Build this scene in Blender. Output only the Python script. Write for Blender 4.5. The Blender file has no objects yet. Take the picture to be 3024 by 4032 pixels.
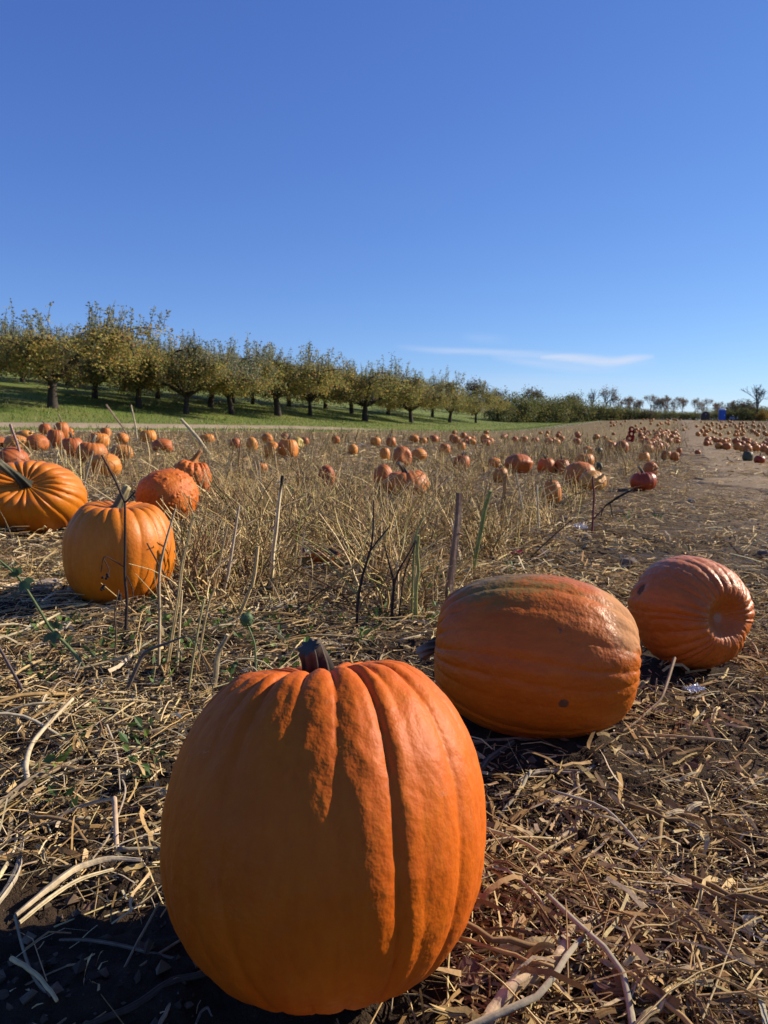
import bpy, math, random
import numpy as np
from math import radians, sin, cos, pi

random.seed(7)
RNG = np.random.default_rng(7)
SC = bpy.context.scene
COL = SC.collection

# ------------------------------------------------------------------ camera, sky, sun, exposure
EYE = 0.70
PITCH = radians(6.93)
FPX = 1024 * 26.0 / 36.0
SUN_AZ = radians(68.0)          # clockwise from +Y, towards +X
SUN_EL = radians(27.0)

cam_d = bpy.data.cameras.new('camera')
cam = bpy.data.objects.new('camera', cam_d)
COL.objects.link(cam)
cam.location = (0, 0, EYE)
cam.rotation_euler = (pi / 2 - PITCH, 0, 0)
cam_d.sensor_fit = 'VERTICAL'
cam_d.sensor_height = 36.0
cam_d.sensor_width = 27.0
cam_d.lens = 26.0
cam_d.clip_start = 0.02
cam_d.clip_end = 20000.0
cam_d.dof.use_dof = True
cam_d.dof.focus_distance = 1.15
cam_d.dof.aperture_fstop = 14.0
SC.camera = cam

SC.view_settings.view_transform = 'Standard'
SC.view_settings.look = 'None'
SC.view_settings.gamma = 1.0
SC.view_settings.use_curve_mapping = False
SC.view_settings.exposure = 0.62


def pix_dir(px, py):
    dx = (px - 384.0) / FPX
    dy = -(py - 512.0) / FPX
    F = np.array([0, cos(PITCH), -sin(PITCH)])
    U = np.array([0, sin(PITCH), cos(PITCH)])
    return F + dx * np.array([1.0, 0, 0]) + dy * U


world = bpy.data.worlds.new('World')
SC.world = world
world.use_nodes = True
wn, wl = world.node_tree.nodes, world.node_tree.links
wn.clear()
w_out = wn.new('ShaderNodeOutputWorld')
w_bg = wn.new('ShaderNodeBackground')
w_bg.inputs['Strength'].default_value = 0.066
w_sky = wn.new('ShaderNodeTexSky')
w_sky.sky_type = 'NISHITA'
w_sky.sun_disc = False
w_sky.sun_elevation = SUN_EL
w_sky.sun_rotation = SUN_AZ
w_sky.altitude = 0
w_sky.air_density = 0.8
w_sky.dust_density = 0.0
w_sky.ozone_density = 5.0
wl.new(w_bg.outputs[0], w_out.inputs['Surface'])


def wmath(op, a, b=None, c=None):
    n = wn.new('ShaderNodeMath')
    n.operation = op
    for i, v in enumerate((a, b, c)):
        if v is None:
            continue
        if isinstance(v, (int, float)):
            n.inputs[i].default_value = v
        else:
            wl.new(v, n.inputs[i])
    return n.outputs[0]


# thin cirrus streaks, laid out by azimuth and elevation on the sky
w_tc = wn.new('ShaderNodeTexCoord')
w_sep = wn.new('ShaderNodeSeparateXYZ')
wl.new(w_tc.outputs['Generated'], w_sep.inputs[0])
w_az = wmath('ARCTAN2', w_sep.outputs[0], w_sep.outputs[1])
w_el = wmath('ARCSINE', w_sep.outputs[2])
w_cmb = wn.new('ShaderNodeCombineXYZ')
wl.new(wmath('MULTIPLY', w_az, 14.0), w_cmb.inputs[0])
wl.new(wmath('MULTIPLY', w_el, 120.0), w_cmb.inputs[1])
w_noi = wn.new('ShaderNodeTexNoise')
w_noi.inputs['Scale'].default_value = 1.0
w_noi.inputs['Detail'].default_value = 5.0
w_noi.inputs['Roughness'].default_value = 0.55
wl.new(w_cmb.outputs[0], w_noi.inputs['Vector'])
w_warp = wmath('MULTIPLY', wmath('SUBTRACT', w_noi.outputs[0], 0.5), 0.0035)


def azel(px, py):
    d = pix_dir(px, py)
    d = d / np.linalg.norm(d)
    return math.atan2(d[0], d[1]), math.asin(d[2])


def streak(points, strength):
    # points: (px, py, half width px, intensity)
    ae = [azel(p[0], p[1]) for p in points]
    a0, a1 = ae[0][0], ae[-1][0]
    u = wmath('DIVIDE', wmath('SUBTRACT', w_az, a0), a1 - a0)
    outs = []
    for k in range(3):
        fc = wn.new('ShaderNodeFloatCurve')
        cv = fc.mapping.curves[0]
        vals = []
        for (p, e) in zip(points, ae):
            v = (e[1] * 5.0, p[2] / FPX * 50.0, p[3])[k]
            vals.append(((e[0] - a0) / (a1 - a0), v))
        cv.points[0].location = vals[0]
        cv.points[-1].location = vals[-1]
        for v in vals[1:-1]:
            cv.points.new(*v)
        fc.mapping.update()
        wl.new(u, fc.inputs['Value'])
        outs.append(fc.outputs[0])
    elc = wmath('DIVIDE', outs[0], 5.0)
    hw = wmath('MAXIMUM', wmath('DIVIDE', outs[1], 50.0), 1e-4)
    v = wmath('DIVIDE', wmath('SUBTRACT', wmath('ADD', w_el, w_warp), elc), hw)
    m = wmath('MAXIMUM', wmath('SUBTRACT', 1.0, wmath('MULTIPLY', v, v)), 0.0)
    m = wmath('MULTIPLY', m, m)
    inside = wmath('MULTIPLY', wmath('GREATER_THAN', u, 0.0), wmath('LESS_THAN', u, 1.0))
    m = wmath('MULTIPLY', wmath('MULTIPLY', m, inside), outs[2])
    tex = wmath('ADD', wmath('MULTIPLY', w_noi.outputs[0], 1.2), 0.4)
    return wmath('MULTIPLY', wmath('MULTIPLY', m, tex), strength)


st1 = streak([(392, 346, 4, 0), (430, 350, 5, .5), (470, 351.5, 5, .75), (520, 353.5, 5, .7), (560, 357, 7, .55), (610, 361, 8, .45), (660, 362, 6, 0)], 0.50)
st2 = streak([(540, 358, 3, 0), (565, 357.5, 5, .9), (590, 360, 7, .75), (612, 362.5, 7, .85), (630, 359, 6, .9), (655, 356.5, 2.5, 0)], 0.62)
st3 = streak([(490, 356, 4, 0), (520, 361, 6, .5), (560, 366, 7, .55), (600, 369, 6, .35), (640, 369, 5, 0)], 0.48)
st4 = streak([(460, 336, 5, 0), (480, 338, 7, .4), (510, 340, 6, 0)], 0.25)
st5 = streak([(430, 378, 8, 0), (520, 384, 14, .5), (600, 385, 13, .45), (700, 384, 10, 0)], 0.35)
cir = wmath('MINIMUM', wmath('ADD', wmath('ADD', wmath('ADD', st1, st2), wmath('ADD', st3, st4)), st5), 0.85)
w_mix = wn.new('ShaderNodeMix')
w_mix.data_type = 'RGBA'
wl.new(cir, w_mix.inputs[0])
# camera-like response of a clear autumn sky: deep blue overhead, soft pale blue low down
w_ss = wn.new('ShaderNodeSeparateColor')
wl.new(w_sky.outputs[0], w_ss.inputs[0])
w_sc = wn.new('ShaderNodeCombineColor')
for i, (g, a) in enumerate(((.947, .944), (.888, .986), (.633, 1.134))):
    v = wmath('POWER', wmath('MULTIPLY', w_ss.outputs[i], 0.10), g)
    wl.new(wmath('MULTIPLY', v, a * 10.0), w_sc.inputs[i])
wl.new(w_sc.outputs[0], w_mix.inputs[6])
w_mix.inputs[7].default_value = (6.6, 7.4, 9.2, 1)
wl.new(w_mix.outputs[2], w_bg.inputs['Color'])

sun_d = bpy.data.lights.new('sun', 'SUN')
sun_d.energy = 5.0
sun_d.angle = radians(0.53)
sun_d.color = (1.0, 0.87, 0.69)
sun = bpy.data.objects.new('sun', sun_d)
COL.objects.link(sun)
sun.location = (30, 12, 25)
# a sun lamp shines along its -Z: aim -Z from the sun towards the origin
sun.rotation_euler = (pi / 2 - SUN_EL, 0, pi - SUN_AZ)


# ------------------------------------------------------------------ noise and terrain
def _hash(ix, iy, seed):
    h = (ix.astype(np.int64) * 374761393 + iy.astype(np.int64) * 668265263 + seed * 1442695041) & 0xFFFFFFFF
    h = ((h ^ (h >> 13)) * 1274126177) & 0xFFFFFFFF
    h = (h ^ (h >> 16)) & 0xFFFFFFFF
    return h / 4294967295.0


def vnoise(x, y, seed=0):
    x = np.asarray(x, float); y = np.asarray(y, float)
    ix, iy = np.floor(x), np.floor(y)
    fx, fy = x - ix, y - iy
    fx = fx * fx * (3 - 2 * fx); fy = fy * fy * (3 - 2 * fy)
    a = _hash(ix, iy, seed); b = _hash(ix + 1, iy, seed)
    c = _hash(ix, iy + 1, seed); d = _hash(ix + 1, iy + 1, seed)
    return (a * (1 - fx) + b * fx) * (1 - fy) + (c * (1 - fx) + d * fx) * fy - 0.5


def fbm(x, y, seed=0, octv=4, gain=0.5):
    r = 0; amp = 1.0; f = 1.0
    for o in range(octv):
        r = r + amp * vnoise(x * f + 13.7 * o, y * f - 7.1 * o, seed + o)
        amp *= gain; f *= 2.03
    return r


def sstep(a, b, x):
    t = np.clip((x - a) / (b - a), 0, 1)
    return t * t * (3 - 2 * t)


TR0 = np.array([-15.0, 29.0]); TRD = np.array([32.0, 74.0]) / math.hypot(32, 74)
TRN = np.array([-TRD[1], TRD[0]])        # to the left of the track, uphill


def track_s(x, y):
    return (x - TR0[0]) * TRN[0] + (y - TR0[1]) * TRN[1]


def terrain(x, y):
    x = np.asarray(x, float); y = np.asarray(y, float)
    xc = 60 * np.tanh(x / 60.0)
    z = -0.026 * xc
    s = track_s(x, y)
    sp = np.maximum(s + 2.4, 0)
    z = z + np.where(sp < 7, 0.115 * sp - 0.0006 * sp ** 2, 0.7756 + 0.125 * 60 * np.tanh((sp - 7) / 60.0)) * sstep(0, 2.5, sp)
    b = x / np.maximum(y, 1.0)
    z = z + 2.15 * sstep(30, 135, y) * sstep(.12, .36, b) * (1 - sstep(1.2, 2.2, b))
    return z


def boundary(y):                 # right edge of the standing stubble
    return 0.45 + (y - 3.3) * 0.43


def path_left(y):
    return 4.3 + (y - 10) * 0.39


def micro(x, y):
    r = np.hypot(x, y)
    far = 1 / (1 + (r / 9.0) ** 2)
    m = 0.030 * fbm(x * 2.6, y * 2.6, 11, 3) + 0.020 * fbm(x * 11, y * 11, 21, 3, .6)
    c = vnoise(x * 38, y * 38, 31)
    m = m + 0.011 * np.abs(c) * far * 2 + 0.006 * vnoise(x * 90, y * 90, 37) * far
    return m * (0.35 + 0.65 * far) - 0.004


def gz(x, y):
    return terrain(x, y) + micro(x, y)


def ground_hit(px, py, lift=0.0):
    d = pix_dir(px, py)
    t = 0.2
    o = np.array([0, 0, EYE])
    last = t
    while t < 400:
        p = o + d * t
        if p[2] - lift < float(terrain(p[0], p[1])):
            a, b = last, t
            for _ in range(30):
                m = (a + b) / 2
                p = o + d * m
                if p[2] - lift < float(terrain(p[0], p[1])):
                    b = m
                else:
                    a = m
            return o + d * b
        last = t
        t *= 1.012
    return o + d * 150.0


def at_y(px, py, Y):
    d = pix_dir(px, py)
    return np.array([0, 0, EYE]) + d * (Y / d[1])


def depth_of(p):
    return p[1] * cos(PITCH) - (p[2] - EYE) * sin(PITCH)


def project(P):
    P = np.asarray(P, float)
    q = P - np.array([0, 0, EYE])
    zc = q[..., 1] * cos(PITCH) - q[..., 2] * sin(PITCH)
    yc = q[..., 1] * sin(PITCH) + q[..., 2] * cos(PITCH)
    return 384 + q[..., 0] / zc * FPX, 512 - yc / zc * FPX


# ------------------------------------------------------------------ mesh helpers
def mesh_from(name, V, F, col=None, mat=None, smooth=True, attrs=None):
    """V (n,3); F (m,4) or (m,3) integer array, or list of such arrays."""
    V = np.ascontiguousarray(np.asarray(V, np.float32))
    Fs = F if isinstance(F, (list, tuple)) else [F]
    Fs = [np.asarray(f, np.int32) for f in Fs if len(f)]
    me = bpy.data.meshes.new(name)
    me.vertices.add(len(V))
    me.vertices.foreach_set('co', V.ravel())
    nl = sum(f.size for f in Fs); npoly = sum(len(f) for f in Fs)
    me.loops.add(nl); me.polygons.add(npoly)
    me.loops.foreach_set('vertex_index', np.concatenate([f.ravel() for f in Fs]))
    starts = []; off = 0
    for f in Fs:
        k = f.shape[1]
        starts.append(off + np.arange(len(f), dtype=np.int32) * k)
        off += f.size
    me.polygons.foreach_set('loop_start', np.concatenate(starts))
    me.polygons.foreach_set('use_smooth', np.full(npoly, smooth, dtype=bool))
    me.update(calc_edges=True)
    me.validate(clean_customdata=False)
    if col is not None:
        a = me.color_attributes.new('Col', 'FLOAT_COLOR', 'POINT')
        c = np.ones((len(V), 4), np.float32); c[:, :3] = col
        a.data.foreach_set('color', c.ravel())
    for k, v in (attrs or {}).items():
        a = me.attributes.new(k, 'FLOAT', 'POINT')
        a.data.foreach_set('value', np.asarray(v, np.float32))
    if mat:
        me.materials.append(mat)
    return me


def link(name, me, parent=None):
    o = bpy.data.objects.new(name, me)
    COL.objects.link(o)
    if parent:
        o.parent = parent
    return o


def tag(o, label=None, cat=None, group=None, kind=None):
    if label: o['label'] = label
    if cat: o['category'] = cat
    if group: o['group'] = group
    if kind: o['kind'] = kind
    return o


def empty(name, loc, rz=0.0, scale=(1, 1, 1)):
    o = bpy.data.objects.new(name, None)
    COL.objects.link(o)
    o.empty_display_size = 0.1
    o.location = loc
    o.rotation_euler = (0, 0, rz)
    o.scale = scale
    return o


def grid_faces(nu, nv, wrap_u=False):
    """nv rows of nu verts"""
    cols = nu if wrap_u else nu - 1
    i = np.arange(nv - 1)[:, None] * nu
    j = np.arange(cols)[None, :]
    j2 = (j + 1) % nu
    return np.stack([i + j, i + j2, i + nu + j2, i + nu + j], -1).reshape(-1, 4)


def smooth_path(pts, n):
    """Catmull-Rom through pts (k,d) -> (n,d)"""
    P = np.asarray(pts, float)
    if len(P) == 2:
        t = np.linspace(0, 1, n)[:, None]
        return P[0] * (1 - t) + P[1] * t
    Q = np.vstack([2 * P[0] - P[1], P, 2 * P[-1] - P[-2]])
    out = []
    for t in np.linspace(0, len(P) - 1 - 1e-6, n):
        i = int(t); f = t - i
        a, b, c, d = Q[i], Q[i + 1], Q[i + 2], Q[i + 3]
        out.append(0.5 * ((2 * b) + (c - a) * f + (2 * a - 5 * b + 4 * c - d) * f * f + (3 * b - a - 3 * c + d) * f ** 3))
    return np.array(out)


def tube(path, rad, sides=6, ridge=0.0, seed=0, cap=True):
    """ring mesh round a path; returns V, [quads, tris]"""
    P = np.asarray(path, float); n = len(P)
    rad = np.broadcast_to(np.asarray(rad, float), (n,))
    T = np.gradient(P, axis=0)
    T /= np.linalg.norm(T, axis=1)[:, None] + 1e-12
    up = np.array([0.13, 0.21, 0.97])
    if abs(T[0] @ up) > 0.92:
        up = np.array([0.97, 0.2, 0.1])
    S = np.cross(T, up); S /= np.linalg.norm(S, axis=1)[:, None] + 1e-12
    N = np.cross(S, T)
    a = np.arange(sides) / sides * 2 * pi
    rs = np.random.default_rng(seed)
    rr = 1 + ridge * rs.uniform(-1, 1, sides)[None, :] + 0.15 * ridge * rs.uniform(-1, 1, (n, sides))
    V = P[:, None, :] + (rad[:, None] * rr)[..., None] * (np.cos(a)[None, :, None] * S[:, None, :] + np.sin(a)[None, :, None] * N[:, None, :])
    V = V.reshape(-1, 3)
    F = grid_faces(sides, n, True)
    tris = np.zeros((0, 3), int)
    if cap:
        c0, c1 = len(V), len(V) + 1
        V = np.vstack([V, P[0], P[-1]])
        j = np.arange(sides); j2 = (j + 1) % sides
        b = (n - 1) * sides
        tris = np.vstack([np.stack([np.full(sides, c0), j2, j], 1), np.stack([np.full(sides, c1), b + j, b + j2], 1)])
    return V, F, tris


class MB:
    """collects pieces into one mesh"""
    def __init__(s):
        s.V = []; s.Q = []; s.T = []; s.C = []; s.n = 0

    def add(s, V, Q=None, T=None, col=(1, 1, 1)):
        V = np.asarray(V, float)
        s.V.append(V)
        if Q is not None and len(Q): s.Q.append(np.asarray(Q) + s.n)
        if T is not None and len(T): s.T.append(np.asarray(T) + s.n)
        c = np.asarray(col, float)
        s.C.append(np.broadcast_to(c, (len(V), 3)) if c.ndim == 1 else c)
        s.n += len(V)

    def tube(s, path, rad, sides=6, col=(1, 1, 1), **k):
        V, Q, T = tube(path, rad, sides, **k)
        s.add(V, Q, T, col)

    def box(s, c, d, col=(1, 1, 1), rz=0.0):
        c = np.asarray(c, float); d = np.asarray(d, float) / 2
        V = np.array([[x, y, z] for z in (-1, 1) for y in (-1, 1) for x in (-1, 1)], float) * d
        if rz:
            R = np.array([[cos(rz), -sin(rz), 0], [sin(rz), cos(rz), 0], [0, 0, 1]])
            V = V @ R.T
        Q = [[0, 2, 3, 1], [4, 5, 7, 6], [0, 1, 5, 4], [2, 6, 7, 3], [0, 4, 6, 2], [1, 3, 7, 5]]
        s.add(V + c, Q, None, col)

    def mesh(s, name, mat, smooth=True, attrs=None):
        fs = []
        if s.Q: fs.append(np.vstack(s.Q))
        if s.T: fs.append(np.vstack(s.T))
        return mesh_from(name, np.vstack(s.V), fs, np.vstack(s.C), mat, smooth, attrs)


# ------------------------------------------------------------------ materials
class NT:
    def __init__(s, name):
        s.m = bpy.data.materials.new(name)
        s.m.use_nodes = True
        s.n = s.m.node_tree.nodes; s.l = s.m.node_tree.links
        s.n.clear()
        s.out = s.n.new('ShaderNodeOutputMaterial')

    def new(s, t, **k):
        n = s.n.new('ShaderNode' + t)
        for a, v in k.items():
            setattr(n, a, v)
        return n

    def put(s, sock, v):
        if hasattr(v, 'is_output') or isinstance(v, bpy.types.NodeSocket):
            s.l.new(v, sock)
        elif isinstance(v, (tuple, list)) and len(v) == 3 and sock.type == 'RGBA':
            sock.default_value = (*v, 1)
        else:
            sock.default_value = v

    def math(s, op, a, b=0.0, clamp=False):
        n = s.new('Math', operation=op, use_clamp=clamp)
        s.put(n.inputs[0], a); s.put(n.inputs[1], b)
        return n.outputs[0]

    def mix(s, f, a, b, blend='MIX'):
        n = s.new('Mix', data_type='RGBA', blend_type=blend)
        s.put(n.inputs[0], f); s.put(n.inputs[6], a); s.put(n.inputs[7], b)
        return n.outputs[2]

    def noise(s, vec, scale, detail=4.0, rough=0.55, dist=0.0):
        n = s.new('TexNoise')
        if vec is not None: s.l.new(vec, n.inputs['Vector'])
        n.inputs['Scale'].default_value = scale
        n.inputs['Detail'].default_value = detail
        n.inputs['Roughness'].default_value = rough
        n.inputs['Distortion'].default_value = dist
        return n.outputs['Fac']

    def ramp(s, f, lo, hi):
        n = s.new('MapRange', interpolation_type='SMOOTHSTEP')
        s.put(n.inputs['Value'], f)
        n.inputs['From Min'].default_value = lo; n.inputs['From Max'].default_value = hi
        return n.outputs[0]

    def attr(s, name):
        n = s.new('Attribute', attribute_name=name)
        return n

    def objco(s):
        return s.new('TexCoord').outputs['Object']

    def scalevec(s, vec, sc):
        n = s.new('Mapping')
        s.l.new(vec, n.inputs['Vector'])
        n.inputs['Scale'].default_value = sc
        return n.outputs[0]

    def bump(s, h, strength, dist):
        n = s.new('Bump')
        s.put(n.inputs['Height'], h)
        n.inputs['Strength'].default_value = strength
        n.inputs['Distance'].default_value = dist
        return n.outputs[0]

    def principled(s, **k):
        p = s.new('BsdfPrincipled')
        for a, v in k.items():
            s.put(p.inputs[a.replace('_', ' ')], v)
        s.l.new(p.outputs[0], s.out.inputs['Surface'])
        return p


def mat_attr(name, rough=0.85, spec=0.25, vary=0.35, scale=60.0, translucent=0.0, stretch=None):
    """colour from the Col attribute with fine procedural variation"""
    t = NT(name)
    col = t.attr('Col').outputs['Color']
    co = t.objco()
    if stretch: co = t.scalevec(co, stretch)
    n = t.noise(co, scale, 4)
    f = t.math('ADD', t.math('MULTIPLY', n, 2 * vary), 1 - vary)
    c = t.mix(1.0, col, t.new('CombineColor').outputs[0], 'MULTIPLY') if False else None
    cc = t.new('CombineXYZ')
    for i in range(3): t.l.new(f, cc.inputs[i])
    mx = t.new('Mix', data_type='RGBA', blend_type='MULTIPLY')
    mx.inputs[0].default_value = 1.0
    t.l.new(col, mx.inputs[6]); t.l.new(cc.outputs[0], mx.inputs[7])
    p = t.principled(Roughness=rough, Base_Color=mx.outputs[2])
    p.inputs['Specular IOR Level'].default_value = spec
    t.l.new(t.bump(n, 0.4, 0.004), p.inputs['Normal'])
    if translucent:
        tr = t.new('BsdfTranslucent')
        t.l.new(mx.outputs[2], tr.inputs['Color'])
        ms = t.new('MixShader'); ms.inputs[0].default_value = translucent
        t.l.new(p.outputs[0], ms.inputs[1]); t.l.new(tr.outputs[0], ms.inputs[2])
        t.l.new(ms.outputs[0], t.out.inputs['Surface'])
    return t.m


def mat_plain(name, c, rough=0.6, spec=0.4, vary=0.15, scale=8.0):
    t = NT(name)
    n = t.noise(t.objco(), scale, 4)
    lo = tuple(v * (1 - vary) for v in c); hi = tuple(min(1, v * (1 + vary)) for v in c)
    p = t.principled(Base_Color=t.mix(n, lo, hi), Roughness=rough)
    p.inputs['Specular IOR Level'].default_value = spec
    return t.m


def mat_pumpkin(name, a=(0.60, 0.165, 0.018), b=(0.50, 0.115, 0.012), rough=0.42, spots=True, hero=None, vary=0.0, relief=1.0, coat=.0, axis=None, spec=.30):
    t = NT(name)
    co = t.objco()
    big = t.noise(co, 2.3, 4, .55)
    c = t.mix(t.ramp(big, .35, .68), a, b)
    med = t.noise(co, 9.0, 5, .6)
    c = t.mix(t.math('MULTIPLY', t.ramp(med, .52, .75), .35), c, (a[0] * 1.05, a[1] * 1.35, a[2] * 1.8))
    ax = axis or (1, 1, .22)
    streakn = t.noise(t.scalevec(co, ax), 16.0, 5, .6)
    c = t.mix(t.math('MULTIPLY', t.ramp(streakn, .5, .72), .30), c, (a[0] * .74, a[1] * .55, a[2] * .6))
    c = t.mix(t.math('MULTIPLY', t.ramp(streakn, .50, .30), .22), c, (min(1, a[0] * 1.1), a[1] * 1.5, a[2] * 2.2))
    pv = t.new('TexVoronoi'); pv.inputs['Scale'].default_value = 95.0
    t.l.new(co, pv.inputs['Vector'])
    pore = t.math('MULTIPLY', t.math('LESS_THAN', pv.outputs['Distance'], .16), t.ramp(t.noise(co, 6.0, 3), .45, .62))
    c = t.mix(t.math('MULTIPLY', pore, .32), c, (.30, .14, .06))
    sv = t.noise(t.scalevec(co, (1, 1, 1)), 7.0, 2, .4, 3.0)
    scar = t.math('MULTIPLY', t.math('LESS_THAN', t.math('ABSOLUTE', t.math('SUBTRACT', sv, .5)), .0035), t.ramp(t.noise(co, 2.6, 2), .56, .64))
    c = t.mix(t.math('MULTIPLY', scar, .5), c, (.42, .27, .14))
    if vary:
        oi = t.new('ObjectInfo')
        hs = t.new('HueSaturation')
        t.put(hs.inputs['Hue'], t.math('ADD', t.math('MULTIPLY', t.math('SUBTRACT', oi.outputs['Random'], .5), .022 * vary), .503))
        t.put(hs.inputs['Value'], t.math('ADD', t.math('MULTIPLY', oi.outputs['Random'], .5 * vary), 1 - .28 * vary))
        hs.inputs['Saturation'].default_value = .96
        t.l.new(c, hs.inputs['Color'])
        c = hs.outputs[0]
    ro = t.math('ADD', t.math('MULTIPLY', med, .18), rough - .09)
    if spots:
        vo = t.new('TexVoronoi'); vo.inputs['Scale'].default_value = 16.0
        t.l.new(co, vo.inputs['Vector'])
        sp = t.math('MULTIPLY', t.math('LESS_THAN', vo.outputs['Distance'], .045), t.ramp(t.noise(co, 3.1, 2), .5, .6))
        c = t.mix(t.math('MULTIPLY', sp, .7), c, (.16, .07, .03))
    if hero:      # attribute masks: rot, dust, olive
        for k, colr in hero.items():
            m = t.attr(k).outputs['Fac']
            nn = t.noise(t.scalevec(co, (1, 1, 1)), 11.0 if k == 'olive' else 26.0, 6, .65)
            m2 = t.ramp(t.math('ADD', m, t.math('MULTIPLY', t.math('SUBTRACT', nn, .5), 1.1 if k == 'olive' else .8)), .35, .8)
            c = t.mix(t.math('MULTIPLY', m2, .9 if k != 'dust_sheen' else .55), c, colr)
            if k in ('dust_sheen', 'rot'):
                ro = t.math('MAXIMUM', ro, t.math('MULTIPLY', m2, .85))
    p = t.principled(Base_Color=c, Roughness=ro)
    p.inputs['Specular IOR Level'].default_value = spec
    p.inputs['Coat Weight'].default_value = coat
    p.inputs['Coat Roughness'].default_value = 0.30
    fine = t.noise(co, 34.0, 3, .5)
    h = t.math('ADD', t.math('ADD', t.math('MULTIPLY', fine, .35), t.math('MULTIPLY', med, .7)), t.math('MULTIPLY', t.noise(co, 18.0, 2, .5), .9))
    t.l.new(t.bump(h, .20 * relief, .010), p.inputs['Normal'])
    return t.m


M = {}
M['straw'] = mat_attr('dry_straw', .8, .12, .35, 90, translucent=.12)
M['stalk'] = mat_attr('dry_stalk', .82, .12, .5, 60, stretch=(1, 1, 1))
M['weed'] = mat_attr('dark_weed', .85, .2, .35, 80)
M['leaf'] = mat_attr('tree_leaf', .55, .35, .2, 5, translucent=.5)
M['green'] = mat_attr('green_leaf', .55, .35, .25, 40, translucent=.3)
M['bark'] = mat_attr('bark', .9, .15, .5, 9)
M['twig'] = mat_attr('bare_twig', .9, .15, .2, 3)
M['stem'] = mat_attr('pumpkin_stem', .8, .25, .5, 14)
M['stone'] = mat_attr('stone', .85, .3, .35, 30)
M['pumpkin'] = mat_pumpkin('pumpkin_rind', (.56, .155, .009), (.47, .112, .007), vary=1.0, rough=.50)
M['pumpkin_far'] = mat_pumpkin('pumpkin_rind_plain', (.50, .145, .013), (.40, .098, .009), rough=.48, spec=.26, spots=False, vary=1.0)
M['pumpkin_gold'] = mat_pumpkin('pumpkin_rind_gold', (.52, .20, .022), (.46, .15, .016), vary=.5, rough=.5)
M['pumpkin_green'] = mat_pumpkin('pumpkin_rind_green', (.05, .058, .028), (.085, .08, .04), rough=.5, spots=False)
M['pumpkin_yellow'] = mat_pumpkin('pumpkin_rind_yellow', (.50, .33, .05), (.36, .27, .05), spots=False)
M['pumpkin_red'] = mat_pumpkin('pumpkin_rind_red', (.33, .05, .012), (.28, .038, .010), rough=.38, spots=False)


def mat_ground():
    t = NT('soil')
    co = t.objco()
    att = t.attr('Col').outputs['Color']
    n1 = t.noise(co, 1.6, 6, .6)
    n2 = t.noise(co, 40.0, 5, .7)
    n3 = t.noise(co, 240.0, 3, .6)
    f = t.math('ADD', t.math('ADD', t.math('MULTIPLY', n1, .7), t.math('MULTIPLY', n2, .9)), .15)
    cc = t.new('CombineXYZ')
    for i in range(3): t.l.new(f, cc.inputs[i])
    mx = t.new('Mix', data_type='RGBA', blend_type='MULTIPLY'); mx.inputs[0].default_value = 1
    t.l.new(att, mx.inputs[6]); t.l.new(cc.outputs[0], mx.inputs[7])
    p = t.principled(Base_Color=mx.outputs[2], Roughness=.95)
    p.inputs['Specular IOR Level'].default_value = .12
    t.l.new(t.bump(t.math('ADD', n2, t.math('MULTIPLY', n3, .6)), .9, .012), p.inputs['Normal'])
    return t.m


def mat_turf():
    t = NT('orchard_turf')
    co = t.objco()
    n1 = t.noise(co, .22, 5, .6); n2 = t.noise(co, 2.2, 5, .65); n3 = t.noise(co, 30, 3, .6)
    c = t.mix(t.ramp(n1, .35, .65), (.135, .20, .034), (.20, .22, .056))
    c = t.mix(t.math('MULTIPLY', t.ramp(n2, .45, .72), .7), c, (.24, .205, .09))
    c = t.mix(t.math('MULTIPLY', t.ramp(n3, .4, .7), .4), c, (.07, .105, .02))
    p = t.principled(Base_Color=c, Roughness=.9)
    p.inputs['Specular IOR Level'].default_value = .15
    t.l.new(t.bump(t.math('ADD', n2, n3), .8, .08), p.inputs['Normal'])
    return t.m


def mat_dirt(name, lo, hi):
    t = NT(name)
    co = t.objco()
    n1 = t.noise(co, .7, 5, .6); n2 = t.noise(co, 14, 5, .65)
    c = t.mix(t.ramp(n1, .3, .7), lo, hi)
    c = t.mix(t.math('MULTIPLY', t.ramp(n2, .45, .7), .5), c, (.11, .075, .045))
    p = t.principled(Base_Color=c, Roughness=.95)
    p.inputs['Specular IOR Level'].default_value = .1
    t.l.new(t.bump(n2, .7, .02), p.inputs['Normal'])
    return t.m


M['ground'] = mat_ground(); M['turf'] = mat_turf(); M['dirt'] = mat_dirt('packed_dirt', (.20, .145, .088), (.27, .20, .125)); M['rut'] = mat_dirt('dry_wheel_rut', (.27, .215, .145), (.36, .29, .20))


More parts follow.
